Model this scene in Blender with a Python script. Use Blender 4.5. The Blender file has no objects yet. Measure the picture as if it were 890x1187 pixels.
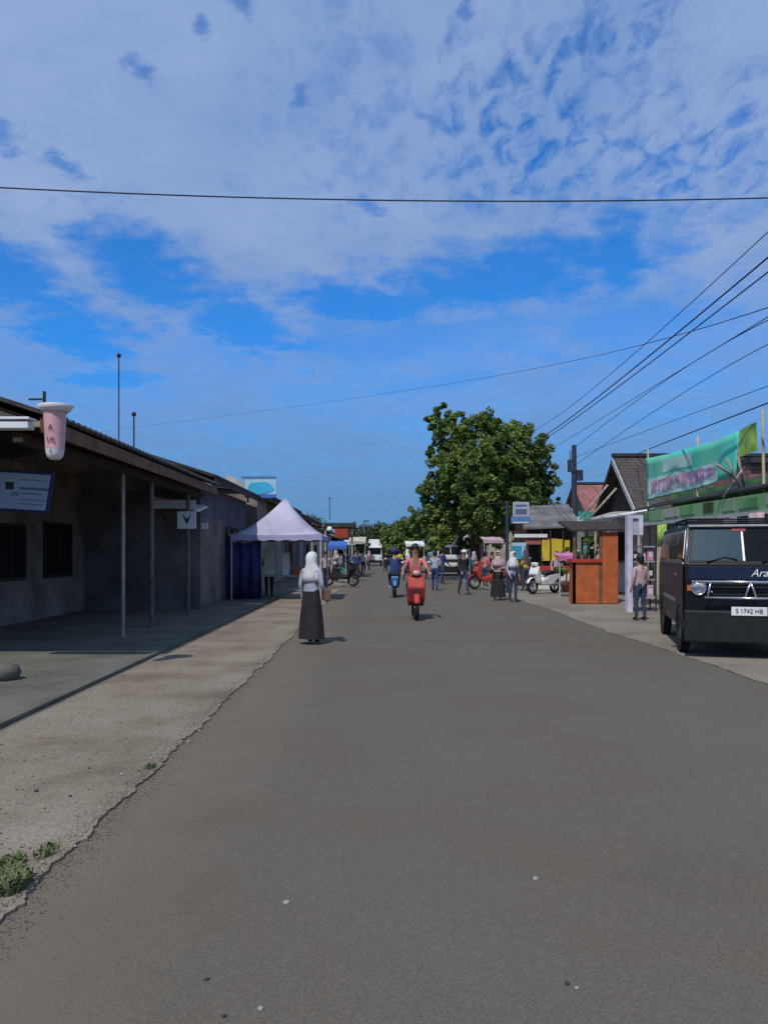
import bpy, bmesh, math, random
import numpy as np
from mathutils import Vector, Matrix, Euler
random.seed(7); np.random.seed(7)
C = bpy.context.scene
COL = C.collection
R = math.radians

# ------------------------------------------------------------------ camera
cam = bpy.data.cameras.new('camera'); co = bpy.data.objects.new('camera', cam); COL.objects.link(co)
co.location = (0, 0, 1.5); co.rotation_euler = (R(90), 0, 0)
cam.lens = 36 * 900 / 1187; cam.sensor_width = 36
cam.shift_x = 8 / 1187; cam.shift_y = 46.5 / 1187
cam.clip_end = 3000; cam.clip_start = 0.05
C.camera = co

# ------------------------------------------------------------------ helpers
def mat(name, col, rough=0.7, metal=0.0, var=0.15, scale=6.0, bump=0.0, bscale=40.0, col2=None, spec=0.4, trans=0.0, emit=None, coat=0.0, alpha=None):
    m = bpy.data.materials.new(name); m.use_nodes = True
    nt = m.node_tree; b = nt.nodes['Principled BSDF']
    b.inputs['Roughness'].default_value = rough; b.inputs['Metallic'].default_value = metal
    b.inputs['Specular IOR Level'].default_value = spec
    b.inputs['Coat Weight'].default_value = coat
    tc = nt.nodes.new('ShaderNodeTexCoord')
    n = nt.nodes.new('ShaderNodeTexNoise'); n.inputs['Scale'].default_value = scale; n.inputs['Detail'].default_value = 5
    nt.links.new(tc.outputs['Object'], n.inputs['Vector'])
    cr = nt.nodes.new('ShaderNodeValToRGB')
    c2 = col2 if col2 else tuple(c * (1 - var * 1.5) for c in col)
    cr.color_ramp.elements[0].position = 0.3; cr.color_ramp.elements[0].color = (*c2, 1)
    cr.color_ramp.elements[1].position = 0.7; cr.color_ramp.elements[1].color = (*[min(1, c * (1 + var * .6)) for c in col], 1)
    nt.links.new(n.outputs['Fac'], cr.inputs['Fac']); nt.links.new(cr.outputs['Color'], b.inputs['Base Color'])
    if trans: b.inputs['Transmission Weight'].default_value = trans
    if bump:
        n2 = nt.nodes.new('ShaderNodeTexNoise'); n2.inputs['Scale'].default_value = bscale; n2.inputs['Detail'].default_value = 4
        nt.links.new(tc.outputs['Object'], n2.inputs['Vector'])
        bp = nt.nodes.new('ShaderNodeBump'); bp.inputs['Strength'].default_value = bump; bp.inputs['Distance'].default_value = 0.02
        nt.links.new(n2.outputs['Fac'], bp.inputs['Height']); nt.links.new(bp.outputs['Normal'], b.inputs['Normal'])
    return m

def wave_mat(name, col, col2, axis='X', scale=6.0, rough=0.8, bump=0.6, dist=0.03):
    """corrugated or tiled roofing"""
    m = mat(name, col, rough, var=.2, scale=1.6, col2=col2)
    nt = m.node_tree; b = nt.nodes['Principled BSDF']
    tc = [n for n in nt.nodes if n.type == 'TEX_COORD'][0]
    w = nt.nodes.new('ShaderNodeTexWave'); w.bands_direction = axis; w.inputs['Scale'].default_value = scale
    nt.links.new(tc.outputs['Object'], w.inputs['Vector'])
    bp = nt.nodes.new('ShaderNodeBump'); bp.inputs['Strength'].default_value = bump; bp.inputs['Distance'].default_value = dist
    nt.links.new(w.outputs['Fac'], bp.inputs['Height']); nt.links.new(bp.outputs['Normal'], b.inputs['Normal'])
    return m

def tile_mat(name, col, col2):
    m = bpy.data.materials.new(name); m.use_nodes = True; nt = m.node_tree; b = nt.nodes['Principled BSDF']
    b.inputs['Roughness'].default_value = .85
    tc = nt.nodes.new('ShaderNodeTexCoord'); bt = nt.nodes.new('ShaderNodeTexBrick')
    mp = nt.nodes.new('ShaderNodeMapping'); mp.inputs['Scale'].default_value = (1, 1, 1)
    sx = nt.nodes.new('ShaderNodeSeparateXYZ'); cx = nt.nodes.new('ShaderNodeCombineXYZ')
    ad = nt.nodes.new('ShaderNodeMath'); ad.operation = 'ADD'
    nt.links.new(tc.outputs['Object'], sx.inputs[0]); nt.links.new(sx.outputs['X'], ad.inputs[0]); nt.links.new(sx.outputs['Y'], ad.inputs[1])
    nt.links.new(ad.outputs[0], cx.inputs['X']); nt.links.new(sx.outputs['Z'], cx.inputs['Y'])
    nt.links.new(cx.outputs[0], bt.inputs['Vector'])
    bt.inputs['Scale'].default_value = 4; bt.inputs['Brick Width'].default_value = .9; bt.inputs['Row Height'].default_value = .5
    bt.inputs['Mortar Size'].default_value = .04
    bt.inputs['Color1'].default_value = (*col, 1); bt.inputs['Color2'].default_value = (*col2, 1); bt.inputs['Mortar'].default_value = (*[c * .35 for c in col], 1)
    n = nt.nodes.new('ShaderNodeTexNoise'); n.inputs['Scale'].default_value = 1.3; n.inputs['Detail'].default_value = 5
    nt.links.new(tc.outputs['Object'], n.inputs['Vector'])
    mx = nt.nodes.new('ShaderNodeMix'); mx.data_type = 'RGBA'; mx.blend_type = 'MULTIPLY'; mx.inputs[0].default_value = .7
    nt.links.new(bt.outputs['Color'], mx.inputs[6]); nt.links.new(n.outputs['Color'], mx.inputs[7])
    hs = nt.nodes.new('ShaderNodeHueSaturation'); hs.inputs['Saturation'].default_value = .8; hs.inputs['Value'].default_value = 1.6
    nt.links.new(mx.outputs[2], hs.inputs['Color']); nt.links.new(hs.outputs[0], b.inputs['Base Color'])
    bp = nt.nodes.new('ShaderNodeBump'); bp.inputs['Strength'].default_value = .6; bp.inputs['Distance'].default_value = .02
    nt.links.new(bt.outputs['Fac'], bp.inputs['Height']); bp.invert = True
    nt.links.new(bp.outputs['Normal'], b.inputs['Normal'])
    return m

M = {}
M['timber'] = mat('timber', (.21, .10, .06), .8, scale=4, var=.35, bump=.3)
M['timber_dark'] = mat('timber_dark', (.05, .03, .02), .8, scale=5, var=.3)
M['timber_pale'] = mat('timber_pale', (.42, .36, .28), .8, scale=5, var=.3)
M['soffit'] = mat('soffit', (.26, .19, .14), .9, var=.3)
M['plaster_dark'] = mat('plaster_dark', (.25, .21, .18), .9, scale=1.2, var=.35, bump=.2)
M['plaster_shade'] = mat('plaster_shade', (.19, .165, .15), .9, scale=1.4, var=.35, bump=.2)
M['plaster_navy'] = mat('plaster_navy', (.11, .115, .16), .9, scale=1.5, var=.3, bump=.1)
M['plaster_cream'] = mat('plaster_cream', (.5, .46, .38), .9, scale=1.5, var=.25, bump=.1)
M['plaster_white'] = mat('plaster_white', (.7, .69, .68), .85, scale=2, var=.15, bump=.1)
M['plaster_lilac'] = mat('plaster_lilac', (.62, .58, .7), .8, scale=3, var=.2)
M['plaster_green'] = mat('plaster_green', (.13, .34, .12), .85, scale=2, var=.35, bump=.1)
M['green_sheet'] = wave_mat('green_sheet', (.16, .40, .17), (.30, .34, .24), 'Y', 8)
M['brick_red'] = tile_mat('brick_red', (.36, .12, .08), (.28, .09, .07))
M['tile_red'] = tile_mat('tile_red', (.34, .085, .06), (.22, .06, .05))
M['tile_brown'] = tile_mat('tile_brown', (.09, .07, .05), (.06, .045, .04))
M['tile_black'] = tile_mat('tile_black', (.045, .04, .045), (.03, .03, .03))
M['sheet_grey'] = wave_mat('sheet_grey', (.2, .2, .2), (.1, .09, .08), 'X', 7)
M['sheet_pale'] = wave_mat('sheet_pale', (.5, .5, .48), (.32, .3, .27), 'Y', 7)
M['sheet_dark'] = wave_mat('sheet_dark', (.05, .06, .055), (.03, .03, .03), 'Y', 7)
M['shutter'] = wave_mat('shutter', (.3, .3, .3), (.22, .2, .2), 'Z', 14, .5)
M['door_brown'] = mat('door_brown', (.2, .11, .07), .6, var=.2)
M['post_grey'] = mat('post_grey', (.16, .15, .14), .8, var=.3, scale=6)
M['post_pale'] = mat('post_pale', (.34, .32, .29), .8, var=.3, scale=6)
M['steel'] = mat('steel', (.35, .36, .37), .4, .7, var=.15)
M['steel_pale'] = mat('steel_pale', (.5, .49, .46), .6, .1, var=.2, scale=9)
M['steel_dark'] = mat('steel_dark', (.03, .035, .045), .5, .4, var=.1)
M['chrome'] = mat('chrome', (.75, .75, .76), .18, .95, var=.05)
M['black_paint'] = mat('black_paint', (.008, .009, .012), .38, 0, var=.2, scale=2, spec=.25)
M['navy_paint'] = mat('navy_paint', (.012, .02, .05), .25, 0, var=.2, scale=2, spec=.5)
M['black_plastic'] = mat('black_plastic', (.012, .013, .012), .6, var=.2)
M['rubber'] = mat('rubber', (.018, .018, .018), .85, var=.2, bump=.2)
M['glass_dark'] = mat('glass_dark', (.008, .009, .01), .12, 0, var=.1, spec=.25)
M['glass_sky_tint'] = mat('glass_sky_tint', (.025, .05, .085), .2, .0, var=.3, scale=2.2, spec=.32, col2=(.02, .06, .065))  # sky reflection painted into the left windscreen pane as blue base colour
M['lamp_glass'] = mat('lamp_glass', (.6, .62, .65), .1, .4, var=.05)
M['orange'] = mat('orange', (.5, .13, .04), .6, var=.2, scale=4)
M['red'] = mat('red', (.45, .05, .035), .6, var=.2, scale=4)
M['yellow'] = mat('yellow', (.68, .5, .04), .6, var=.2, scale=3)
M['pink'] = mat('pink', (.62, .2, .4), .7, var=.25, scale=5)
M['cyan'] = mat('cyan', (.05, .42, .62), .5, var=.25, scale=1.5)
M['cyan_pale'] = mat('cyan_pale', (.38, .62, .72), .5, var=.1, scale=2)
M['white_paint'] = mat('white_paint', (.78, .78, .77), .5, var=.08)
M['tent_cloth'] = mat('tent_cloth', (.46, .43, .56), .85, var=.18, scale=1.2, bump=.4, bscale=5)
M['white_cloth'] = mat('white_cloth', (.72, .7, .74), .85, var=.08, scale=3)
M['lilac_cloth'] = mat('lilac_cloth', (.4, .38, .56), .85, var=.1, scale=2)
M['blue_cloth'] = mat('blue_cloth', (.03, .035, .13), .85, var=.3, scale=3)
M['blue_bright'] = mat('blue_bright', (.06, .14, .5), .7, var=.2, scale=3)
M['blue_sign'] = mat('blue_sign', (.1, .22, .45), .5, var=.2, scale=3)
M['banner'] = mat('banner', (.04, .60, .46), .7, var=.2, scale=1.1, col2=(.18, .52, .34))
M['banner_pale'] = mat('banner_pale', (.5, .76, .64), .7, var=.2, scale=1.5)
M['banner_pink'] = mat('banner_pink', (.75, .3, .55), .7, var=.1)
M['banner_lime'] = mat('banner_lime', (.45, .62, .1), .7, var=.3, scale=4, col2=(.15, .35, .08))
M['cup_pink'] = mat('cup_pink', (.72, .4, .42), .5, var=.15, scale=5)
M['cup_white'] = mat('cup_white', (.75, .7, .68), .5, var=.1)
M['board_grey'] = mat('board_grey', (.34, .40, .52), .5, var=.15, scale=3)
M['board_green'] = mat('board_green', (.1, .3, .26), .5, var=.1)
M['ink'] = mat('ink', (.03, .02, .03), .6, var=.1)
M['ink_blue'] = mat('ink_blue', (.1, .13, .22), .6, var=.1)
M['skin'] = mat('skin', (.36, .2, .13), .6, var=.08)
M['hair'] = mat('hair', (.012, .01, .01), .6, var=.2)
M['concrete_post'] = mat('concrete_post', (.3, .29, .28), .9, var=.2, bump=.2)
M['pole_dark'] = mat('pole_dark', (.035, .045, .08), .7, var=.2)
M['wire'] = mat('wire', (.03, .036, .055), .7, var=.1)
M['bark'] = mat('bark', (.10, .055, .035), .95, scale=8, var=.35, bump=.8, bscale=12)
M['bamboo'] = mat('bamboo', (.42, .34, .2), .7, var=.25, scale=3)
M['stone'] = mat('stone', (.34, .32, .3), .9, var=.25, scale=30, bump=.4)
M['stone_dark'] = mat('stone_dark', (.045, .042, .04), .9, var=.25, scale=30, bump=.4)
M['denim'] = mat('denim', (.04, .06, .12), .85, var=.2, scale=20)
M['cloth_black'] = mat('cloth_black', (.02, .02, .022), .85, var=.2)
M['cloth_pink'] = mat('cloth_pink', (.62, .2, .19), .85, var=.15, scale=8)
M['cloth_rose'] = mat('cloth_rose', (.5, .36, .38), .85, var=.15, scale=8)
M['cloth_grey'] = mat('cloth_grey', (.4, .42, .5), .85, var=.15, scale=8)
M['cloth_blue'] = mat('cloth_blue', (.03, .05, .18), .85, var=.15, scale=8)
M['cloth_teal'] = mat('cloth_teal', (.05, .22, .22), .85, var=.15, scale=8)
M['cloth_white'] = mat('cloth_white', (.68, .67, .66), .85, var=.1, scale=8)
M['moss'] = mat('moss', (.06, .09, .03), .95, var=.4, scale=4)

class MB:
    def __init__(s): s.v = []; s.f = []; s.m = []; s.sm = []
    def add(s, vs, fs, mi=0, smooth=False):
        o = len(s.v); s.v += [tuple(v) for v in vs]
        for f in fs: s.f.append(tuple(i + o for i in f)); s.m.append(mi); s.sm.append(smooth)
        return s
    def box(s, x0, x1, y0, y1, z0, z1, mi=0):
        vs = [(x0,y0,z0),(x1,y0,z0),(x1,y1,z0),(x0,y1,z0),(x0,y0,z1),(x1,y0,z1),(x1,y1,z1),(x0,y1,z1)]
        return s.add(vs, [(0,3,2,1),(4,5,6,7),(0,1,5,4),(1,2,6,5),(2,3,7,6),(3,0,4,7)], mi)
    def obox(s, c, size, rot=(0,0,0), mi=0):
        m = Matrix.Translation(c) @ Euler(rot).to_matrix().to_4x4()
        a, b, d = [k / 2 for k in size]
        vs = [m @ Vector(p) for p in [(-a,-b,-d),(a,-b,-d),(a,b,-d),(-a,b,-d),(-a,-b,d),(a,-b,d),(a,b,d),(-a,b,d)]]
        return s.add(vs, [(0,3,2,1),(4,5,6,7),(0,1,5,4),(1,2,6,5),(2,3,7,6),(3,0,4,7)], mi)
    def hexa(s, b, t, mi=0):
        """b, t: four points each (a bottom and a top ring)"""
        return s.add(list(b) + list(t), [(0,3,2,1),(4,5,6,7),(0,1,5,4),(1,2,6,5),(2,3,7,6),(3,0,4,7)], mi)
    def cyl(s, p0, p1, r0, r1=None, n=12, mi=0, cap=True, smooth=True):
        r1 = r0 if r1 is None else r1
        p0, p1 = Vector(p0), Vector(p1); d = (p1 - p0).normalized()
        a = d.orthogonal().normalized(); b = d.cross(a)
        vs = []
        for p, r in ((p0, r0), (p1, r1)):
            for i in range(n):
                t = 2 * math.pi * i / n; vs.append(p + a * (r * math.cos(t)) + b * (r * math.sin(t)))
        s.add(vs, [(i, (i+1) % n, n + (i+1) % n, n + i) for i in range(n)], mi, smooth)
        if cap:
            s.add(vs[:n], [tuple(range(n))[::-1]], mi); s.add(vs[n:], [tuple(range(n))], mi)
        return s
    def tube(s, pts, rs, n=8, mi=0):
        pts = [Vector(p) for p in pts]
        if not hasattr(rs, '__len__'): rs = [rs] * len(pts)
        vs = []; a = None
        for k, p in enumerate(pts):
            d = (pts[min(k+1, len(pts)-1)] - pts[max(k-1, 0)]).normalized()
            a = d.orthogonal().normalized() if a is None else (a - d * a.dot(d)).normalized()
            b = d.cross(a)
            for i in range(n):
                t = 2 * math.pi * i / n; vs.append(p + a * (rs[k] * math.cos(t)) + b * (rs[k] * math.sin(t)))
        fs = []
        for k in range(len(pts)-1):
            for i in range(n): fs.append((k*n+i, k*n+(i+1)%n, (k+1)*n+(i+1)%n, (k+1)*n+i))
        fs.append(tuple(range(n))[::-1]); fs.append(tuple((len(pts)-1)*n + i for i in range(n)))
        return s.add(vs, fs, mi, True)
    def prism(s, poly, axis, a, b, mi=0):
        """poly: 2-D points in the plane normal to axis; extruded from a to b"""
        def P(p, t):
            return {'x': (t, p[0], p[1]), 'y': (p[0], t, p[1]), 'z': (p[0], p[1], t)}[axis]
        n = len(poly); vs = [P(p, a) for p in poly] + [P(p, b) for p in poly]
        fs = [tuple(range(n))[::-1], tuple(range(n, 2*n))] + [(i, (i+1)%n, n+(i+1)%n, n+i) for i in range(n)]
        return s.add(vs, fs, mi)
    def ball(s, c, r, n=10, mi=0):
        if not hasattr(r, '__len__'): r = (r, r, r)
        vs = []; h = n // 2
        for j in range(h + 1):
            ph = math.pi * j / h
            for i in range(n):
                t = 2*math.pi*i/n
                vs.append((c[0]+r[0]*math.sin(ph)*math.cos(t), c[1]+r[1]*math.sin(ph)*math.sin(t), c[2]+r[2]*math.cos(ph)))
        return s.add(vs, [(j*n+i, (j+1)*n+i, (j+1)*n+(i+1)%n, j*n+(i+1)%n) for j in range(h) for i in range(n)], mi, True)
    def torus(s, c, R0, r, axis='x', n=24, k=8, mi=0):
        vs = []
        for i in range(n):
            t = 2*math.pi*i/n
            for j in range(k):
                u = 2*math.pi*j/k; q = R0 + r*math.cos(u)
                p = {'x': (r*math.sin(u), q*math.cos(t), q*math.sin(t)), 'y': (q*math.cos(t), r*math.sin(u), q*math.sin(t)), 'z': (q*math.cos(t), q*math.sin(t), r*math.sin(u))}[axis]
                vs.append((c[0]+p[0], c[1]+p[1], c[2]+p[2]))
        return s.add(vs, [(i*k+j, ((i+1)%n)*k+j, ((i+1)%n)*k+(j+1)%k, i*k+(j+1)%k) for i in range(n) for j in range(k)], mi, True)
    def build(s, name, m, parent=None, bevel=0.0, fix=True):
        me = bpy.data.meshes.new(name); me.from_pydata(s.v, [], s.f); 
        ms = m if isinstance(m, (list, tuple)) else [m]
        for x in ms: me.materials.append(M[x] if isinstance(x, str) else x)
        me.polygons.foreach_set('material_index', s.m); me.polygons.foreach_set('use_smooth', s.sm)
        if fix:
            bm = bmesh.new(); bm.from_mesh(me); bmesh.ops.recalc_face_normals(bm, faces=bm.faces); bm.to_mesh(me); bm.free()
        me.update()
        return link(name, me, parent, bevel)

def link(name, me, parent=None, bevel=0.0):
    o = bpy.data.objects.new(name, me); COL.objects.link(o)
    if parent is not None:
        o.parent = parent
        if parent.get('world'): o.matrix_parent_inverse = Matrix.Translation(-parent.location)
    if bevel:
        b = o.modifiers.new('bevel', 'BEVEL'); b.width = bevel; b.segments = 2; b.limit_method = 'ANGLE'; b.angle_limit = R(40)
    return o

def thing(name, label, cat, loc=(0,0,0), rz=0.0, group=None, world=False):
    o = bpy.data.objects.new(name, None); COL.objects.link(o); o.location = loc; o.rotation_euler = (0,0,rz)
    o.empty_display_size = .1
    o['label'] = label; o['category'] = cat
    if group: o['group'] = group
    if world: o['world'] = 1
    return o
def W(name, label, cat, loc, group=None): return thing(name, label, cat, loc, 0, group, True)
def tag(o, label, cat, group=None):
    o['label'] = label; o['category'] = cat
    if group: o['group'] = group
    return o
def struct(o): o['kind'] = 'structure'; return o

def text(s, size, mtx, m, parent, name='lettering', depth=.002, shear=0.0):
    cu = bpy.data.curves.new('t', 'FONT'); cu.body = s; cu.size = size; cu.align_x = 'CENTER'; cu.align_y = 'CENTER'; cu.extrude = depth; cu.shear = shear
    t = bpy.data.objects.new('t', cu); COL.objects.link(t)
    me = bpy.data.meshes.new_from_object(t.evaluated_get(bpy.context.evaluated_depsgraph_get()))
    bpy.data.objects.remove(t); me.transform(mtx); me.materials.clear(); me.materials.append(M[m])
    me.polygons.foreach_set('material_index', [0]*len(me.polygons))
    return link(name, me, parent)
FRONT = Euler((R(90), 0, 0)).to_matrix().to_4x4()      # text upright, facing -y
def at(x, y, z, rz=0.0): return Matrix.Translation((x, y, z)) @ Matrix.Rotation(rz, 4, 'Z') @ FRONT
def X(px, Y): return (px - 437) / 900 * Y
def Z(py, Y): return 1.5 + (640 - py) / 900 * Y

def copy_tree(o, parent=None):
    c = o.copy(); COL.objects.link(c); c.parent = parent
    for ch in list(o.children): copy_tree(ch, c)
    return c

# ------------------------------------------------------------------ ground
def sheet_mat(name, c1, c2, c3, s1=.6, s2=60., rough=.92, bump=.25):
    m = bpy.data.materials.new(name); m.use_nodes = True; nt = m.node_tree; b = nt.nodes['Principled BSDF']; b.inputs['Roughness'].default_value = rough
    b.inputs['Specular IOR Level'].default_value = .25
    tc = nt.nodes.new('ShaderNodeTexCoord')
    n1 = nt.nodes.new('ShaderNodeTexNoise'); n1.inputs['Scale'].default_value = s1; n1.inputs['Detail'].default_value = 6; n1.inputs['Roughness'].default_value = .6
    n2 = nt.nodes.new('ShaderNodeTexNoise'); n2.inputs['Scale'].default_value = s2; n2.inputs['Detail'].default_value = 4
    for n in (n1, n2): nt.links.new(tc.outputs['Object'], n.inputs['Vector'])
    cr = nt.nodes.new('ShaderNodeValToRGB'); e = cr.color_ramp.elements
    e[0].position = .34; e[0].color = (*c1, 1); e[1].position = .68; e[1].color = (*c3, 1); k = e.new(.5); k.color = (*c2, 1)
    nt.links.new(n1.outputs['Fac'], cr.inputs['Fac'])
    mx = nt.nodes.new('ShaderNodeMix'); mx.data_type = 'RGBA'; mx.blend_type = 'OVERLAY'; mx.inputs[0].default_value = .6
    nt.links.new(cr.outputs['Color'], mx.inputs[6]); nt.links.new(n2.outputs['Fac'], mx.inputs[7])
    nt.links.new(mx.outputs[2], b.inputs['Base Color'])
    bp = nt.nodes.new('ShaderNodeBump'); bp.inputs['Strength'].default_value = bump; bp.inputs['Distance'].default_value = .01
    nt.links.new(n2.outputs['Fac'], bp.inputs['Height']); nt.links.new(bp.outputs['Normal'], b.inputs['Normal'])
    return m
M['asphalt'] = sheet_mat('asphalt', (.120, .098, .074), (.126, .108, .084), (.122, .114, .088), .5, 120, bump=.45)
M['earth'] = sheet_mat('earth', (.12, .10, .07), (.16, .13, .1), (.1, .11, .07), .3, 30)
M['verge'] = sheet_mat('verge', (.15, .118, .085), (.215, .175, .13), (.26, .22, .17), .9, 45, bump=.5)
M['slab'] = sheet_mat('slab', (.09, .092, .07), (.125, .122, .096), (.155, .145, .118), 1.2, 60, bump=.3)
M['sand'] = sheet_mat('sand', (.17, .14, .11), (.22, .19, .15), (.25, .22, .17), .7, 50, bump=.4)

def dusty(m, xe, w, colr):
    nt = m.node_tree; b = nt.nodes['Principled BSDF']; src = b.inputs['Base Color'].links[0].from_socket
    tc = nt.nodes.new('ShaderNodeTexCoord'); sx = nt.nodes.new('ShaderNodeSeparateXYZ'); nt.links.new(tc.outputs['Object'], sx.inputs[0])
    n = nt.nodes.new('ShaderNodeTexNoise'); n.inputs['Scale'].default_value = 1.7; n.inputs['Detail'].default_value = 8; n.inputs['Roughness'].default_value = .65
    nt.links.new(tc.outputs['Object'], n.inputs['Vector'])
    a = nt.nodes.new('ShaderNodeMath'); a.operation = 'MULTIPLY_ADD'; a.inputs[1].default_value = -1.1; nt.links.new(n.outputs['Fac'], a.inputs[0]); nt.links.new(sx.outputs['X'], a.inputs[2])
    mr = nt.nodes.new('ShaderNodeMapRange'); mr.inputs['From Min'].default_value = xe - .55 + w; mr.inputs['From Max'].default_value = xe - .55; mr.inputs['To Max'].default_value = .8
    nt.links.new(a.outputs[0], mr.inputs['Value'])
    mx = nt.nodes.new('ShaderNodeMix'); mx.data_type = 'RGBA'; nt.links.new(mr.outputs[0], mx.inputs[0]); nt.links.new(src, mx.inputs[6]); mx.inputs[7].default_value = (*colr, 1)
    # hairline cracks and patched areas
    v = nt.nodes.new('ShaderNodeTexVoronoi'); v.feature = 'DISTANCE_TO_EDGE'; v.inputs['Scale'].default_value = .55
    ds = nt.nodes.new('ShaderNodeMix'); ds.data_type = 'VECTOR'; ds.inputs[0].default_value = .12; nt.links.new(tc.outputs['Object'], ds.inputs[4]); nt.links.new(n.outputs['Color'], ds.inputs[5]); nt.links.new(ds.outputs[1], v.inputs['Vector'])
    cr = nt.nodes.new('ShaderNodeMapRange'); cr.inputs['From Min'].default_value = .0; cr.inputs['From Max'].default_value = .006; cr.inputs['To Min'].default_value = .93; nt.links.new(v.outputs[0], cr.inputs['Value'])
    ml = nt.nodes.new('ShaderNodeMix'); ml.data_type = 'RGBA'; ml.blend_type = 'MULTIPLY'; ml.inputs[0].default_value = .6; nt.links.new(mx.outputs[2], ml.inputs[6]); nt.links.new(cr.outputs[0], ml.inputs[7])
    pn = nt.nodes.new('ShaderNodeTexNoise'); pn.inputs['Scale'].default_value = .9; pn.inputs['Detail'].default_value = 3; pn.inputs['Distortion'].default_value = .8; nt.links.new(tc.outputs['Object'], pn.inputs['Vector'])
    ps = nt.nodes.new('ShaderNodeMapRange'); ps.interpolation_type = 'SMOOTHSTEP'; ps.inputs['From Min'].default_value = .60; ps.inputs['From Max'].default_value = .70; ps.inputs['To Min'].default_value = 1; ps.inputs['To Max'].default_value = .93; nt.links.new(pn.outputs['Fac'], ps.inputs['Value'])
    m2 = nt.nodes.new('ShaderNodeMix'); m2.data_type = 'RGBA'; m2.blend_type = 'MULTIPLY'; m2.inputs[0].default_value = 1; nt.links.new(ml.outputs[2], m2.inputs[6]); nt.links.new(ps.outputs[0], m2.inputs[7])
    sp = nt.nodes.new('ShaderNodeTexVoronoi'); sp.inputs['Scale'].default_value = 26; nt.links.new(tc.outputs['Object'], sp.inputs['Vector'])
    sr = nt.nodes.new('ShaderNodeMapRange'); sr.inputs['From Min'].default_value = .08; sr.inputs['From Max'].default_value = .14; sr.inputs['To Min'].default_value = .7; nt.links.new(sp.outputs['Distance'], sr.inputs['Value'])
    m3 = nt.nodes.new('ShaderNodeMix'); m3.data_type = 'RGBA'; m3.blend_type = 'MULTIPLY'; m3.inputs[0].default_value = .5; nt.links.new(m2.outputs[2], m3.inputs[6]); nt.links.new(sr.outputs[0], m3.inputs[7])
    nt.links.new(m3.outputs[2], b.inputs['Base Color'])
dusty(M['asphalt'], -1.5, .9, (.17, .135, .10))
struct(MB().box(-500, 500, -200, 900, -.5, 0).build('ground', 'earth'))
struct(MB().box(-1.9, 4.8, -20, 240, 0.001, .012).build('road', 'asphalt'))
# left verge with a broken edge against the asphalt
def jagged(x, y0, y1, amp, step=.09):
    pts = []; y = y0; a = 0
    while y < y1:
        a = .86 * a + random.uniform(-amp, amp) * .5
        pts.append((x + a + random.uniform(-.011, .011), y)); y += step * random.uniform(.3, 1) * (1 + max(0, y - 8) * .15)
    return pts
edge = jagged(-1.5, -6, 60, .03, .05)
struct(MB().prism([(-3.1, -6)] + edge + [(-3.1, 60)], 'z', .002, .028).build('verge', 'verge'))
struct(MB().box(-8.5, -3.13, -6, 60, .002, .075).box(-3.128, -3.08, -6, 60, .002, .03).build('forecourt', 'slab', bevel=.01))
edge = [(x, y) for x, y in jagged(4.35, -6, 120, .08, .12)]
struct(MB().prism([(30, -6), (30, 120)] + edge[::-1], 'z', .002, .03).build('roadside', 'sand'))

# loose stones, weeds and litter of the verge
def stone_mb(r, seed, flat=.6):
    rr = random.Random(seed); m = MB(); bm = bmesh.new(); bmesh.ops.create_icosphere(bm, subdivisions=2, radius=r)
    for v in bm.verts: v.co *= rr.uniform(.8, 1.15); v.co.z *= flat
    m.add([v.co.copy() for v in bm.verts], [tuple(v.index for v in f.verts) for f in bm.faces], 0, True); bm.free(); return m
for i, (px, py, r, k) in enumerate([(332,1050,.016,'stone'), (620,1022,.014,'stone'), (657,1145,.010,'stone_dark'), (240,1140,.009,'stone_dark'), (260,1183,.009,'stone_dark'), (302,1174,.011,'stone'), (668,1150,.008,'stone')]):
    Y = 1350 / (py - 640); o = stone_mb(r, i).build('pebble', k, fix=False); o.location = (X(px, Y), Y, .015)
    where = ['pale pebble on the asphalt left of the middle, beside the faint tyre band', 'pale pebble alone on the asphalt right of the middle', 'dark round pebble low on the right of the asphalt', 'dark pebble low on the left of the asphalt', 'dark pebble at the very bottom edge of the asphalt', 'flat pale pebble on the asphalt near the bottom edge', 'tiny pale pebble touching the dark round one'][i]
    tag(o, where, 'pebble', 'loose pebbles on the asphalt')
for i, (px, py, r) in enumerate([(12, 790, .17)]):
    Y = 1350 / (py + 6 - 640); o = stone_mb(r, 31, .75).build('rubble_stone', 'slab', fix=False); o.location = (X(px-8, Y), Y, .16)
    tag(o, 'rounded grey lump of rubble lying on the shaded forecourt', 'stone')
for i in range(26):
    y = random.uniform(2.6, 6.5); x = random.choice([random.uniform(-1.62, -1.46), random.uniform(-3, -1.6)])
    o = stone_mb(random.uniform(.006, .015), 50 + i).build('pebble', random.choice(['stone', 'stone_dark', 'stone']), fix=False); o.location = (x, y, .033 if x < -1.53 else .02)
    tag(o, 'small loose pebble on the sandy verge beside the broken asphalt edge', 'pebble', 'loose pebbles on the sandy verge')
M['weed'] = mat('weed', (.09, .13, .045), .8, var=.5, scale=30, col2=(.14, .13, .06))
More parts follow.
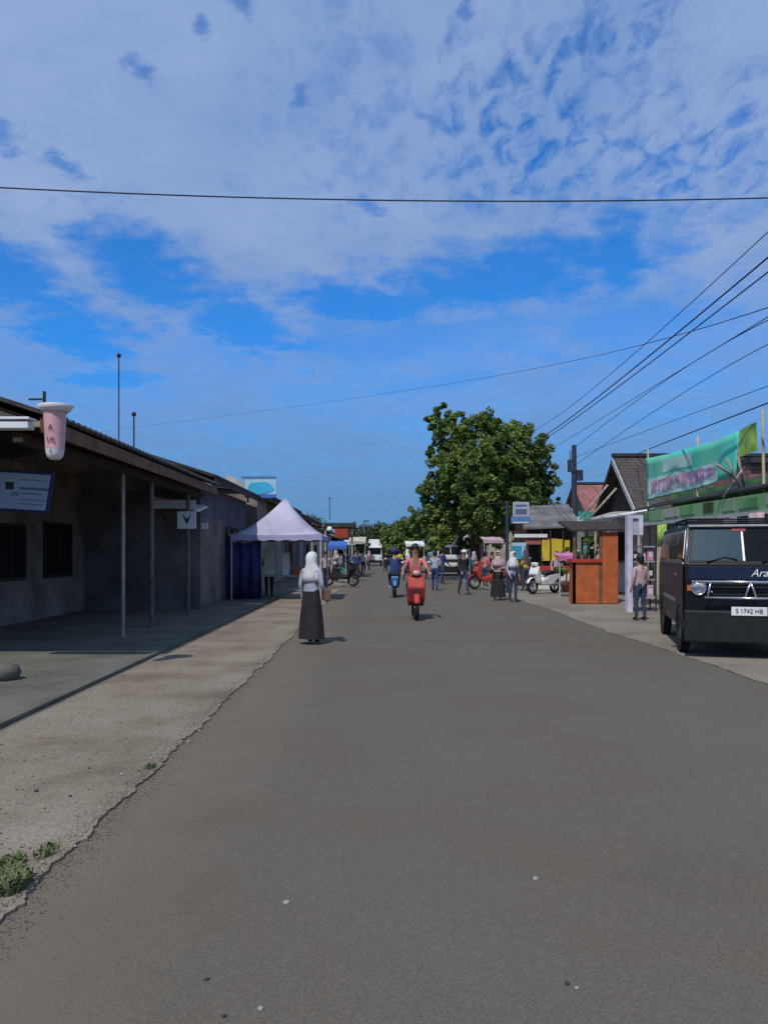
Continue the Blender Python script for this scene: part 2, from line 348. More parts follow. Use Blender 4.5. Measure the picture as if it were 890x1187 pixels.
def tuft(x, y, z, n, rad, h, label, seed):
    rr = random.Random(seed); m = MB()
    for _ in range(n):
        a = rr.uniform(0, 6.28); d = rad * math.sqrt(rr.random()); bx, by = x + d*math.cos(a)*.7, y + d*math.sin(a)*1.3
        hh = h * rr.uniform(.4, 1); b2 = rr.uniform(0, 6.28); l = hh * rr.uniform(.3, .9); w = rr.uniform(.003, .008)
        dx, dy = math.cos(b2), math.sin(b2)
        p1 = (bx + dx*l*.4, by + dy*l*.4, z + hh*.75); p2 = (bx + dx*l, by + dy*l, z + hh*.9)
        m.add([(bx - dy*w, by + dx*w, z), (bx + dy*w, by - dx*w, z), (p1[0] + dy*w, p1[1] - dx*w, p1[2]), (p1[0] - dy*w, p1[1] + dx*w, p1[2]), p2], [(0,1,2,3), (3,2,4)])
    o = m.build('weed_tuft', 'weed', fix=False); return tag(o, label, 'weeds', 'weeds along the broken road edge')
def scatter(name, label, m, n, xf, yr, rr_, seed, flat=.6):
    rg = random.Random(seed); mb = MB()
    base = [(1,0,0),(0,1,0),(-1,0,0),(0,-1,0),(0,0,1),(0,0,-1)]; tri = [(0,1,4),(1,2,4),(2,3,4),(3,0,4),(1,0,5),(2,1,5),(3,2,5),(0,3,5)]
    for _ in range(n):
        y = yr[0] + (yr[1]-yr[0]) * rg.random()**1.6; x = xf(rg); q = rg.uniform(*rr_); a = rg.uniform(0, 6.3)
        z = .03 if x < -1.52 else .013
        mb.add([(x + q*(p[0]*math.cos(a)-p[1]*math.sin(a))*rg.uniform(.6,1.2), y + q*(p[0]*math.sin(a)+p[1]*math.cos(a))*rg.uniform(.6,1.2), z + q*flat*(p[2]+.4)) for p in base], tri)
    o = mb.build(name, m, fix=False); o['kind'] = 'stuff'; tag(o, label, 'gravel'); return o
scatter('gravel', 'fine crumbled gravel and sand grit along the broken left road edge', mat('grit', (.17, .145, .115), .95, var=.5, scale=60), 6500, lambda g: -1.49 + g.gauss(0, .07) * (1 + 2*(g.random() > .93)), (2.4, 16), (.0015, .0065), 41)
scatter('leaf_litter', 'dry brown leaf crumbs and dirt scattered over the sandy verge', mat('litter', (.12, .075, .04), .9, var=.4, scale=50), 420, lambda g: g.uniform(-3.05, -1.45), (2.6, 12), (.004, .012), 42, .25)
tuft(-1.60, 3.42, .03, 420, .09, .07, 'ragged green weed tuft spilling over the broken asphalt edge', 3)
tuft(-1.62, 3.80, .03, 70, .07, .04, 'sparse low weeds on the verge just behind the ragged tuft', 4)

tuft(-1.72, 3.62, .03, 240, .10, .045, 'low ragged weeds on the verge left of the two road edge tufts', 5)
tuft(-1.55, 5.3, .03, 60, .05, .035, 'tiny weed tuft at the road edge farther up the verge', 6)
# ------------------------------------------------------------------ sky and light
w = bpy.data.worlds.new('World'); C.world = w; w.use_nodes = True; nt = w.node_tree
for n in list(nt.nodes): nt.nodes.remove(n)
out = nt.nodes.new('ShaderNodeOutputWorld'); bg = nt.nodes.new('ShaderNodeBackground'); nt.links.new(bg.outputs[0], out.inputs[0])
sv = Vector((-.28, -.66, 1.0)).normalized(); SEL = math.asin(sv.z); SROT = math.atan2(sv.x, sv.y)
sky = nt.nodes.new('ShaderNodeTexSky'); sky.sky_type = 'NISHITA'; sky.sun_disc = False; sky.sun_elevation = SEL; sky.sun_rotation = SROT
sky.air_density = 1.0; sky.dust_density = .6; sky.ozone_density = 2.0
def N(op, a, b=None, c=None, clamp=False):
    n = nt.nodes.new('ShaderNodeMath'); n.operation = op; n.use_clamp = clamp
    for i, v in enumerate((a, b, c)):
        if v is None: continue
        if isinstance(v, (int, float)): n.inputs[i].default_value = v
        else: nt.links.new(v, n.inputs[i])
    return n.outputs[0]
tc = nt.nodes.new('ShaderNodeTexCoord'); sx = nt.nodes.new('ShaderNodeSeparateXYZ'); nt.links.new(tc.outputs['Generated'], sx.inputs[0])
dx, dy, dz = sx.outputs
az = N('ARCTAN2', dx, dy); el = N('ARCSINE', dz)
dzc = N('MAXIMUM', dz, .02)
den = N('ADD', dzc, .12)
cb = nt.nodes.new('ShaderNodeCombineXYZ'); nt.links.new(N('DIVIDE', dx, den), cb.inputs[0]); nt.links.new(N('DIVIDE', dy, den), cb.inputs[1])
def noise(scale, detail=4, rough=.55, vec=cb.outputs[0], dist=0):
    n = nt.nodes.new('ShaderNodeTexNoise'); n.inputs['Scale'].default_value = scale; n.inputs['Detail'].default_value = detail; n.inputs['Roughness'].default_value = rough
    n.inputs['Distortion'].default_value = dist
    nt.links.new(vec, n.inputs['Vector']); return n.outputs['Fac']
def sstep(v, a, b):
    n = nt.nodes.new('ShaderNodeMapRange'); n.interpolation_type = 'SMOOTHSTEP'; n.inputs['From Min'].default_value = a; n.inputs['From Max'].default_value = b
    nt.links.new(v, n.inputs['Value']); return n.outputs['Result']
nbig = noise(2.2, 6); nmid = noise(5, 6, .6)
wob = N('MULTIPLY', N('SUBTRACT', nmid, .5), 1.9)
wob2 = N('MULTIPLY', N('SUBTRACT', noise(13, 5, .65), .5), 1.3)
wobs = N('ADD', wob, wob2)
fine = N('MULTIPLY', N('SUBTRACT', noise(34, 4, .6), .5), 3.0)
def blob(px, py, rx, ry, ang=0, soft=.7, extra=None):
    a0 = math.atan((px-437)/900); e0 = math.atan((640-py)/900*math.cos(a0))
    u = N('SUBTRACT', az, a0); v = N('SUBTRACT', el, e0); c, s_ = math.cos(R(ang)), math.sin(R(ang))
    u2 = N('ADD', N('MULTIPLY', u, c), N('MULTIPLY', v, s_)); v2 = N('SUBTRACT', N('MULTIPLY', v, c), N('MULTIPLY', u, s_))
    k = 900.
    d = N('ADD', extra if extra else 0.0, N('SQRT', N('ADD', N('POWER', N('MULTIPLY', u2, k/rx), 2), N('POWER', N('MULTIPLY', v2, k/ry), 2))))
    return sstep(N('ADD', d, wobs), 1 + soft*.6, 1 - soft)
def vmax(*a):
    r = a[0]
    for b in a[1:]: r = N('MAXIMUM', r, b)
    return r
holes = vmax(blob(175, 318, 90, 48, -25), blob(275, 372, 120, 36, -18), blob(590, 322, 215, 44, 6), blob(715, 298, 44, 60, 0), blob(420, 350, 120, 26, -4), blob(5, 325, 60, 42),
             blob(85, 385, 90, 42, -8), blob(120, 440, 75, 14, 5))
thin = vmax(blob(480, 395, 380, 48, 4, .9), blob(720, 380, 170, 60, 0, .9), blob(500, 445, 150, 13, 8))
small = vmax(*[blob(a, b, c, d_, -20, .9, fine) for a, b, c, d_ in ((5,155,18,12), (75,192,22,9), (165,82,20,9), (282,4,16,9), (430,240,24,7), (550,235,28,10), (540,8,10,14), (350,110,12,16), (235,30,10,8))])
mott = vmax(blob(620, 150, 190, 95, -8, .9), blob(815, 175, 110, 65, 0, .9), blob(720, 30, 90, 60, 30, .9), N('MULTIPLY', blob(430, 120, 130, 120, 0, .9), .45))
# mottling: elongated small cells
mp = nt.nodes.new('ShaderNodeMapping'); mp.inputs['Rotation'].default_value = (0, 0, R(25)); mp.inputs['Scale'].default_value = (1.5, .8, 1); nt.links.new(cb.outputs[0], mp.inputs[0])
cell = sstep(noise(14, 4, .6, mp.outputs[0], .5), .40, .70)
mm = N('MULTIPLY', mott, N('ADD', N('MULTIPLY', cell, .8), .16))
hole = vmax(N('MULTIPLY', holes, .92), N('MULTIPLY', thin, .7), N('MULTIPLY', small, .62), mm)
low = sstep(el, .36, .22)                       # below the deck the blue is thinner, with streaks
lowblue = N('MULTIPLY', low, N('ADD', .35, N('MULTIPLY', sstep(nbig, .4, .65), .3)))
amb = N('MULTIPLY', sstep(nmid, .55, .75), .25)
hole = N('MAXIMUM', N('ADD', N('MAXIMUM', hole, lowblue), N('MULTIPLY', amb, N('SUBTRACT', 1.0, low))), 0, None, True)
cloud = N('SUBTRACT', 1.0, hole, None, True)
def mixc(f, a, b):
    n = nt.nodes.new('ShaderNodeMix'); n.data_type = 'RGBA'
    for i, v in ((0, f), (6, a), (7, b)):
        if isinstance(v, tuple): n.inputs[i].default_value = (*v, 1)
        else: nt.links.new(v, n.inputs[i])
    return n.outputs[2]
tint = nt.nodes.new('ShaderNodeMix'); tint.data_type = 'RGBA'; tint.blend_type = 'MULTIPLY'; tint.inputs[0].default_value = 1
nt.links.new(sky.outputs[0], tint.inputs[6]); tint.inputs[7].default_value = (.11, .84, 1.66, 1)
TINT = tint
csh = mixc(sstep(nbig, .3, .7), (2.1, 3.4, 6.2), (2.95, 4.1, 6.7))
col = mixc(cloud, tint.outputs[2], csh)
hz = N('MULTIPLY', N('ADD', N('MULTIPLY', sstep(el, .27, .03), 1.0), N('MULTIPLY', wob2, .45), None, True), .84)
col = mixc(hz, col, (1.22, 2.5, 4.75))
nt.links.new(col, bg.inputs[0]); bg.inputs[1].default_value = .1
sun = bpy.data.lights.new('sun', 'SUN'); sun.energy = 3.0; sun.angle = R(.5); sun.color = (1, .95, .87)
so = bpy.data.objects.new('sun', sun); COL.objects.link(so); so.rotation_euler = sv.to_track_quat('Z', 'Y').to_euler(); so.location = (-5, -8, 20)

# ------------------------------------------------------------------ buildings: shared bits
def roof_gable(mb, x0, x1, xr, y0, y1, ze0, ze1, zr, t=.08):
    """ridge along y; eaves at x0 (height ze0) and x1 (ze1), ridge at xr"""
    mb.prism([(x0, ze0), (xr, zr), (x1, ze1), (x1, ze1 - t), (xr, zr - t), (x0, ze0 - t)], 'y', y0, y1)
def tile_edge(mb, x, y0, y1, z, step, r):
    y = y0
    while y < y1: mb.cyl((x - .01, y, z), (x + .05, y, z - .01), r, n=6); y += step
def window_on_x(parent, x, y0, y1, z0, z1, s, frame='timber_dark', glass='glass_dark', nm='window'):
    """window on a wall face at x, outward direction s (+1/-1)"""
    f = MB(); d = .05 * s; xa, xb = sorted((x + .002*s, x + d))
    for a, b, c, e in ((y0-.06, y0, z0-.06, z1+.06), (y1, y1+.06, z0-.06, z1+.06), (y0, y1, z0-.06, z0), (y0, y1, z1, z1+.06), ((y0+y1)/2-.02, (y0+y1)/2+.02, z0, z1)):
        f.box(xa, xb, a, b, c, e)
    o = f.build(nm, frame, parent)
    xa, xb = sorted((x + .001*s, x + .02*s)); MB().box(xa, xb, y0+.002, y1-.002, z0+.002, z1-.002).build('pane', glass, o)
    return o
def shutter_on_x(parent, x, y0, y1, z1, s, m='shutter', nm='shutter'):
    xa, xb = sorted((x + .002*s, x + .03*s)); return MB().box(xa, xb, y0, y1, .09, z1).build(nm, m, parent)

# ---- left: the long shaded shop
L = W('long_shop', 'long low shop with deep shaded veranda and red-brown timber fascia', 'shop', (-7, 10, 0))
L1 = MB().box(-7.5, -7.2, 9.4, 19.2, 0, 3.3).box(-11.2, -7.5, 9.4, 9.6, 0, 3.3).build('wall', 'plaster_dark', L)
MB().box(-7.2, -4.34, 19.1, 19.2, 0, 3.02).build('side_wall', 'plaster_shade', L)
MB().prism([(-4.0, 3.02), (-7.6, 4.2), (-11.2, 3.0)], 'y', 19.1, 19.2).build('gable', 'plaster_dark', L)
MB().prism([(-4.1, 3.06), (-7.6, 4.22), (-11.2, 3.0)], 'y', 9.3, 9.36).build('gable', 'timber_pale', L)
MB().box(-11.2, -3.94, 9.22, 9.32, 2.99, 3.06).build('tie_beam', 'timber_pale', L)
rf = MB(); roof_gable(rf, -3.92, -11.6, -7.6, 9.15, 19.25, 3.17, 3.0, 4.35, .05)
rfo = rf.build('roof', 'tile_black', L)
te = MB(); tile_edge(te, -3.95, 9.2, 19.2, 3.17, .2, .035); te.build('tile_ends', 'tile_black', rfo)
MB().box(-3.99, -3.955, 9.2, 19.25, 2.92, 3.10).build('fascia', 'timber', L)
MB().hexa([(-4.0,9.4,3.055), (-7.2,9.4,4.1), (-7.2,19.2,4.1), (-4.0,19.2,3.055)], [(-4.0,9.4,3.07),(-7.2,9.4,4.13),(-7.2,19.2,4.13),(-4.0,19.2,3.07)]).build('ceiling', 'soffit', L)
for i in range(11):
    y = 9.5 + i * .9
    MB().hexa([(-4.02,y,2.93), (-7.2,y,3.93), (-7.2,y+.07,3.93), (-4.02,y+.07,2.93)], [(-4.02,y,3.05),(-7.2,y,4.09),(-7.2,y+.07,4.09),(-4.02,y+.07,3.05)]).build('rafter', 'timber_dark', L)
MB().box(-4.36, -4.24, 9.3, 19.05, 2.82, 2.93).build('eave_beam', 'timber_dark', L)
for px in (143, 176, 218):
    Y = 4.3 * 900 / (437 - px); MB().cyl((-4.3, Y, .07), (-4.3, Y, 2.82), .032 if px == 143 else .045, n=10).build('post', 'post_pale' if px == 143 else 'post_grey', L)
MB().cyl((-8.3, 9.45, .07), (-8.3, 9.45, 2.98), .06).build('post', 'timber_dark', L)
shutter_on_x(L, -7.2, 9.7, 11.9, 2.4, 1)
d = MB().box(-7.198, -7.15, 12.4, 13.4, .09, 2.15).build('door', 'door_brown', L); MB().ball((-7.12, 12.5, 1.05), .03).build('handle', 'steel', d)
window_on_x(L, -7.2, 14.6, 15.8, 1.0, 2.0, 1); window_on_x(L, -7.2, 16.8, 18.2, 1.0, 2.1, 1)

# white boxed board under the eave at the very left
o = MB().box(-5.4, X(35,9.0), 8.95, 9.12, Z(497,9.0), Z(489,9.0)).box(-5.4, X(37,9.0), 8.93, 9.14, Z(487,9.0), Z(484,9.0)).build('strip_board', 'white_paint', bevel=.006)
tag(o, 'long white boxed board tucked under the eave above the blue-grey sign', 'sign board')

# hanging blue-grey board
H = W('hanging_sign', 'blue-grey hanging shop board with dark emblem under the shaded eave', 'sign', (-4.9, 10.7, 2.3))
y = 10.7; x0, x1 = -5.6, X(63, y)
MB().add([], []).hexa([(x0,y,Z(590,y)),(x1-.09,y+.0,Z(595,y)),(x1-.09,y+.05,Z(595,y)),(x0,y+.05,Z(590,y))],[(x0,y,Z(542,y)),(x1,y,Z(548,y)),(x1,y+.05,Z(548,y)),(x0,y+.05,Z(542,y))]).build('board', 'blue_cloth', H, bevel=.005)
MB().hexa([(x0+.03,y-.008,Z(587,y)),(x1-.12,y-.008,Z(592,y)),(x1-.12,y-.003,Z(592,y)),(x0+.03,y-.003,Z(587,y))],[(x0+.03,y-.008,Z(545,y)),(x1-.04,y-.008,Z(551,y)),(x1-.04,y-.003,Z(551,y)),(x0+.03,y-.003,Z(545,y))]).build('panel', 'board_grey', H)
MB().obox((X(12,y), y-.012, Z(563,y)), (.11, .006, .1)).build('emblem', 'ink', H)
MB().obox((X(18,y), y-.012, Z(573,y)), (.11, .006, .05)).build('emblem_mark', 'board_green', H)
m_ = MB()
for k, (a, b, py, h) in enumerate([(24, 56, 566, .028), (26, 50, 572, .014), (24, 52, 579, .010), (22, 50, 584, .010), (24, 55, 556, .008)]):
    xx = X(a, y)
    while xx < X(b, y): ww = random.uniform(.012, .03); m_.obox((xx + ww/2, y-.012, Z(py, y) - (xx-X(a,y))*.06), (ww, .006, h)); xx += ww + .008
m_.build('lettering', 'ink_blue', H)
for xx in (-5.3, -4.7): MB().cyl((xx, y+.025, Z(547, y)), (xx, y+.025, 3.2), .008).build('hanger', 'steel_dark', H)

# cup shaped sign
U = W('cup_sign', 'tall pink cup-shaped advertising sign hanging at the eave', 'sign', (-3.8, 8.9, 2.6))
y = 8.9; cx = X(64, y); zt, zb = Z(478, y), Z(533, y)
prof = [(0, zb), (.075, zb+.005), (.098, zb+.04), (.125, zt-.03), (.13, zt)]
def lathe(mb, cx, cy, prof, n=20, mi=0):
    vs = [(cx + r*math.cos(2*math.pi*i/n), cy + r*math.sin(2*math.pi*i/n), z) for r, z in prof for i in range(n)]
    mb.add(vs, [(k*n+i, k*n+(i+1)%n, (k+1)*n+(i+1)%n, (k+1)*n+i) for k in range(len(prof)-1) for i in range(n)], mi, True); return mb
lathe(MB(), cx, y, [(.104, zb+.12), (.125, zt-.03), (.13, zt)]).build('cup', 'cup_pink', U)
lathe(MB(), cx, y, [(0.001, zb), (.055, zb+.004), (.085, zb+.03), (.0955, zb+.07), (.104, zb+.119)]).build('cup_base', 'cup_white', U)
lathe(MB(), cx+.01, y, [(.13, zt+.002), (.16, zt+.02), (.2, zt+.075), (.165, zt+.085), (.001, zt+.07)]).build('lid', 'cup_white', U)
MB().cyl((cx-.12, y, zt), (cx-.12, y, zt+.24), .018).build('pole', 'steel_dark', U)
MB().box(cx-.3, cx-.12, y-.01, y+.01, zt+.14, zt+.16).build('bracket', 'steel_dark', U)
for ch, py, s_ in (('A', 497, .085), ('LG', 511, .07), ('L', 524, .06)): text(ch, s_, at(cx, y-(.127 - (py-497)*.0007), Z(py, y)), 'ink', U)

# poster on the veranda post and small awning
y = 17.6
P_ = W('post_sign', 'small grey square notice fixed on the veranda post', 'sign', (-4.3, y, 2))
MB().box(-4.5, -4.08, y-.09, y-.06, Z(613, y), Z(593, y)).build('board', 'white_paint', P_)
MB().prism([(-4.40, Z(596, y)), (-4.28, Z(602, y)), (-4.18, Z(596, y)), (-4.28, Z(608, y))], 'y', y-.096, y-.091).build('mark', 'ink', P_)
A_ = W('side_awning', 'small pale grey sheet awning over the side door in the shade', 'awning', (-4.7, 18.8, 2.7))
MB().hexa([(-5.35,18.2,2.80), (-4.2,18.2,2.44), (-4.2,19.25,2.60), (-5.35,19.25,2.96)], [(-5.35,18.2,2.84),(-4.2,18.2,2.48),(-4.2,19.25,2.64),(-5.35,19.25,3.0)]).build('sheet', 'white_paint', A_)
MB().box(-5.3, -4.25, 18.16, 18.195, 2.52, 2.72).build('valance', 'white_paint', A_)
for xx in (-5.2, -4.4): MB().tube([(xx, 18.3, 2.45 + (-4.2-xx)*.3), (xx, 19.28, 2.2)], .015).build('strut', 'steel_dark', A_)

# antennas on the roof
def antenna(px, Y, ytop, zb, label, r=.014, yagi=True):
    t = W('antenna_mast', label, 'antenna', (X(px, Y), Y, zb)); x = X(px, Y); zt = Z(ytop, Y)
    MB().cyl((x, Y, zb), (x, Y, zt), r).build('mast', 'pole_dark', t)
    if yagi:
        e = MB().cyl((x-.25, Y, zt-.1), (x+.25, Y, zt-.1), .008)
        for k in range(6): e.cyl((x-.22+k*.09, Y-.12, zt-.1), (x-.22+k*.09, Y+.12, zt-.1), .005)
        e.build('aerial', 'steel_dark', t)
    else: MB().ball((x, Y, zt), .045).build('finial', 'pole_dark', t)
antenna(138, 15, 412, 3.3, 'tallest thin antenna mast above the long dark roof', .013, False)
antenna(155.5, 14, 480, 3.2, 'short thin mast with a knob above the long dark roof', .014, False)
antenna(382, 50, 576, 3.6, 'thin television aerial far down the street beyond the white canopy', .025)

# ---- left: second shop
S2 = W('navy_shop', 'dark navy-walled shop with black roof behind the white canopy tent', 'shop', (-6, 23, 0))
MB().box(-8.5, -4.55, 19.32, 27, 0, 3.25).build('wall', 'plaster_navy', S2)
rf = MB(); roof_gable(rf, -3.98, -11, -7.4, 19.3, 27.4, 3.42, 3.2, 4.5, .07); rf.build('roof', 'tile_black', S2)
MB().box(-4.03, -3.995, 19.3, 27.4, 3.22, 3.345).build('fascia', 'timber_dark', S2)
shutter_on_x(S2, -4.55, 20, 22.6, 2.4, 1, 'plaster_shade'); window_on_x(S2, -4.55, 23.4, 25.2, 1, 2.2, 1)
MB().prism([(-6.9, .08), (-6.0, .08), (-6.0, 2.1), (-6.9, 2.1)], 'y', 19.28, 19.31).build('door', 'door_brown', S2)
MB().box(-4.75, -4.2, 19.24, 19.3, Z(613, 19.2), Z(606, 19.2)).build('lintel_sign', 'white_cloth', S2)

MB_ = W('pale_gable_roof', 'pale weathered sheet roof peeking over the shop behind the tent', 'roof', (-4.5, 27.6, 3.5))
MB().hexa([(X(262,27.6),27.6,Z(560,27.6)), (X(300,27.6),27.6,Z(572,27.6)), (X(300,27.6),30,Z(572,27.6)), (X(262,27.6),30,Z(560,27.6))], [(X(262,27.6),27.6,Z(549,27.6)),(X(300,27.6),27.6,Z(568,27.6)),(X(300,27.6),30,Z(568,27.6)),(X(262,27.6),30,Z(549,27.6))]).build('sheet', 'sheet_pale', MB_)
MB().box(X(262,27.6), X(298,27.6), 27.7, 30, 0, Z(572,27.6)-.01).build('wall', 'plaster_dark', MB_)

BB = W('billboard', 'bright cyan and white billboard above the roof behind the tent', 'billboard', (-3.9, 26.8, 3.4)); y = 26.6
MB().box(X(284,y), X(320,y), y, y+.06, Z(577,y), Z(555,y)).build('panel', 'cyan_pale', BB)
MB().box(X(280,y), X(320,y), y-.01, y+.07, Z(555,y)+.004, Z(552,y)).build('top_rail', 'blue_sign', BB)
pp = [(X(301+(15+2*math.sin(3*t+1))*math.cos(t), y), Z(566+(8.5+1.6*math.sin(2*t+2))*math.sin(t), y)) for t in np.linspace(0, 2*math.pi, 20)[:-1]]
MB().prism(pp, 'y', y-.012, y-.002).build('printed_patch', 'cyan', BB)
MB().box(X(300,y), X(320,y), y-.016, y-.013, Z(577,y), Z(573,y)).build('printed_band', 'blue_bright', BB)
for px in (287, 317): MB().cyl((X(px,y), y+.1, 3.2), (X(px,y), y+.1, Z(553,y)), .03).build('post', 'steel_dark', BB)

# ---- left: canopy tent
T = W('canopy_tent', 'white peaked canopy tent with blue valance at the left roadside', 'tent', (-3.2, 24.5, 0))
x0, x1, y0, y1 = X(267, 23.2), X(373, 23.2), 23.2, 26.2; ax, ay = (x0+x1)/2 + .1, (y0+y1)/2; zv = Z(619, 23.2); za = Z(577, ay)
n = 12; vs = []; fs = []
# concave (sagging) pyramid skin
sides = [((x0,y0),(x1,y0)), ((x1,y0),(x1,y1)), ((x1,y1),(x0,y1)), ((x0,y1),(x0,y0))]
cm = MB()
for a, b in sides:
    g = []
    for j in range(9):
        s_ = j / 8; row = []
        for i in range(9):
            t = i / 8; px_, py_ = a[0] + (b[0]-a[0])*t, a[1] + (b[1]-a[1])*t
            k = s_; zz = zv + (za - zv) * (k ** 1.55) - .05*math.sin(math.pi*t)*(1-k)
            row.append((px_ + (ax-px_)*k, py_ + (ay-py_)*k, zz))
        g += row
    cm.add(g, [(j*9+i, j*9+i+1, (j+1)*9+i+1, (j+1)*9+i) for j in range(8) for i in range(8)], 0, True)
cn = cm.build('canopy', 'tent_cloth', T)
sl = cn.modifiers.new('s', 'SOLIDIFY'); sl.thickness = .01
vm = MB()
for a, b in sides:
    k = 24; vs = []
    for i in range(k+1):
        t = i/k; px_, py_ = a[0] + (b[0]-a[0])*t, a[1] + (b[1]-a[1])*t
        vs += [(px_, py_, zv - .05*math.sin(math.pi*t)), (px_, py_, zv - .19 - .02*math.sin(t*k*1.6))]
    vm.add(vs, [(2*i, 2*i+2, 2*i+3, 2*i+1) for i in range(k)])
vo = vm.build('valance', 'lilac_cloth', T); sl = vo.modifiers.new('s', 'SOLIDIFY'); sl.thickness = .008
for px_, py_ in ((x0+.03,y0+.03), (x1-.03,y0+.03), (x1-.03,y1-.03), (x0+.03,y1-.03)): MB().cyl((px_,py_,0.05), (px_,py_,zv-.01), .028).build('leg', 'steel_pale', T)
tp = MB(); k = 30; vs = []
for i in range(k+1):
    t = i/k; xx = x0 - .15 + 1.05*t; yy = y0 + .12 + .04*math.sin(t*22); vs += [(xx, yy, .1), (xx, yy + .02*math.sin(t*9), zv - .2 - .08*math.sin(t*3.1))]
tp.add(vs, [(2*i, 2*i+2, 2*i+3, 2*i+1) for i in range(k)], 0, True)
o = tp.build('tarpaulin', 'blue_cloth'); sl = o.modifiers.new('s', 'SOLIDIFY'); sl.thickness = .006
tag(o, 'dark blue tarpaulin hanging as the left side wall of the canopy', 'tarpaulin')

def crates_table(x, y, wd, label, topm='timber_pale', seed=0):
    t = W('market_table', label, 'table', (x, y, 0))
    MB().box(x-wd/2, x+wd/2, y-.35, y+.35, .74, .78).build('tabletop', topm, t, .004)
    for sx_ in (-1, 1):
        for sy_ in (-1, 1): MB().box(x+sx_*(wd/2-.07)-.025, x+sx_*(wd/2-.07)+.025, y+sy_*.29-.025, y+sy_*.29+.025, .05, .739).build('leg', 'timber', t)
    return t
crates_table(-3.0, 24.3, 1.5, 'wooden vendor table standing under the white canopy')
def carton(x, y, z, s, label, m, rz=0, group='goods on the market tables', nm='goods_box', cat='box'):
    t = thing(nm, label, cat, (x, y, z), rz, group)
    a, b, c = s
    MB().box(-a/2, a/2, -b/2, b/2, 0, c).build('carton', m, t, .008)
    MB().box(-a/2-.004, a/2+.004, -.03, .03, c*.4, c+.003).build('tape', 'timber_pale', t)
    return t
carton(-3.35, 24.3, .782, (.35, .3, .85), 'tall pale green carton standing on the table under the canopy', mat('carton_green', (.5, .58, .45), .7, var=.2))
carton(-2.85, 24.3, .782, (.22, .3, .7), 'tall grey-white carton right of the green one under the canopy', 'plaster_white')
carton(-2.45, 24.35, .782, (.3, .3, .25), 'low orange carton at the right end of the canopy table', 'orange')

# ---- left: further buildings
def row_house(y0, y1, ze, xe, xw, label, wall, roofm, fas, zr=1.2, group=None, feats=True):
    t = W('row_house', label, 'house', (xw-2, (y0+y1)/2, 0), group)
    s = 1 if xe > xw else -1
    a, b = sorted((xw, xw - 5*s)); MB().box(a, b, y0+.2, y1-.2, 0, ze - .05 + .1).build('wall', wall, t)
    rf = MB(); roof_gable(rf, xe, xw - 6*s, xw - 2.6*s, y0, y1, ze, ze, ze+zr, .07); rf.build('roof', roofm, t)
    ends = MB()
    for yy in (y0+.2, y1-.3): ends.prism([(xw, ze+.04), (xw-2.6*s, ze+zr-.14), (xw-5*s, ze+.04)], 'y', yy, yy+.1)
    ends.build('gable', wall, t)
    a, b = sorted((xe - .03*s, xe - .06*s)); MB().box(a, b, y0, y1, ze-.24, ze-.075).build('fascia', fas, t)
    L_ = y1 - y0; k = max(1, int(L_ / 5))
    for i in range(k):
        c = y0 + L_*(i+.5)/k
        if i % 2: shutter_on_x(t, xw, c-1.1, c+1.1, 2.3, s)
        else:
            window_on_x(t, xw, c-1.6, c-.5, .95, 2.0, s)
            xa, xb = sorted((xw+.002*s, xw+.04*s)); d = MB().box(xa, xb, c+.2, c+1.1, .08, 2.1).build('door', 'door_brown', t)
            MB().ball((xw+.07*s, c+.3, 1.05), .03, 6).build('handle', 'steel', d)
    return t
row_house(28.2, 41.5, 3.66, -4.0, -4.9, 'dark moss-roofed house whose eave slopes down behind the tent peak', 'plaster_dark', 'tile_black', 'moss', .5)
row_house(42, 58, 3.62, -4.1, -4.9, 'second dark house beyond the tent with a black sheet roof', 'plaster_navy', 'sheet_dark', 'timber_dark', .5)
row_house(60, 74, 3.5, -4.2, -5.0, 'far cream house with red tiles on the left of the street', 'plaster_cream', 'tile_red', 'timber', 1.0)
row_house(76, 95, 3.4, -4.2, -5.2, 'farthest grey house on the left of the street', 'plaster_white', 'tile_brown', 'timber_dark', 1.0)

y = 45
AW = W('flat_awning', 'flat dark awning on posts projecting over the left roadside', 'awning', (-2.2, 45, 0))
MB().box(X(375,y), X(411,y), y, y+4, Z(611,y), Z(606,y)).build('sheet', 'sheet_dark', AW)
for px in (377, 408): MB().cyl((X(px,y), y+.2, .02), (X(px,y), y+.2, Z(611,y)-.002), .05, n=8).build('post', 'steel_pale', AW)
MB().box(X(388,y), X(403,y), y-.06, y-.01, Z(623,y), Z(613,y)).build('sign_panel', 'red', AW)
MB().box(X(400,y), X(408,y), y-.05, y-.012, Z(623,y), Z(614,y)).build('side_panel', 'timber_dark', AW)
lp = W('shop_lamp', 'small white lamp below the flat dark awning', 'lamp', (X(382,44),44,Z(613,44)))
lathe(MB(), X(382,44), 44, [(.001, Z(610,44)), (.12, Z(611,44)), (.2, Z(615,44)), (.16, Z(615.5,44)), (.001, Z(614,44))]).build('shade', 'white_paint', lp)
MB().cyl((X(382,44), 44, Z(611,44)), (X(382,44), 45, Z(608.6,44)), .02).build('arm', 'steel_dark', lp)
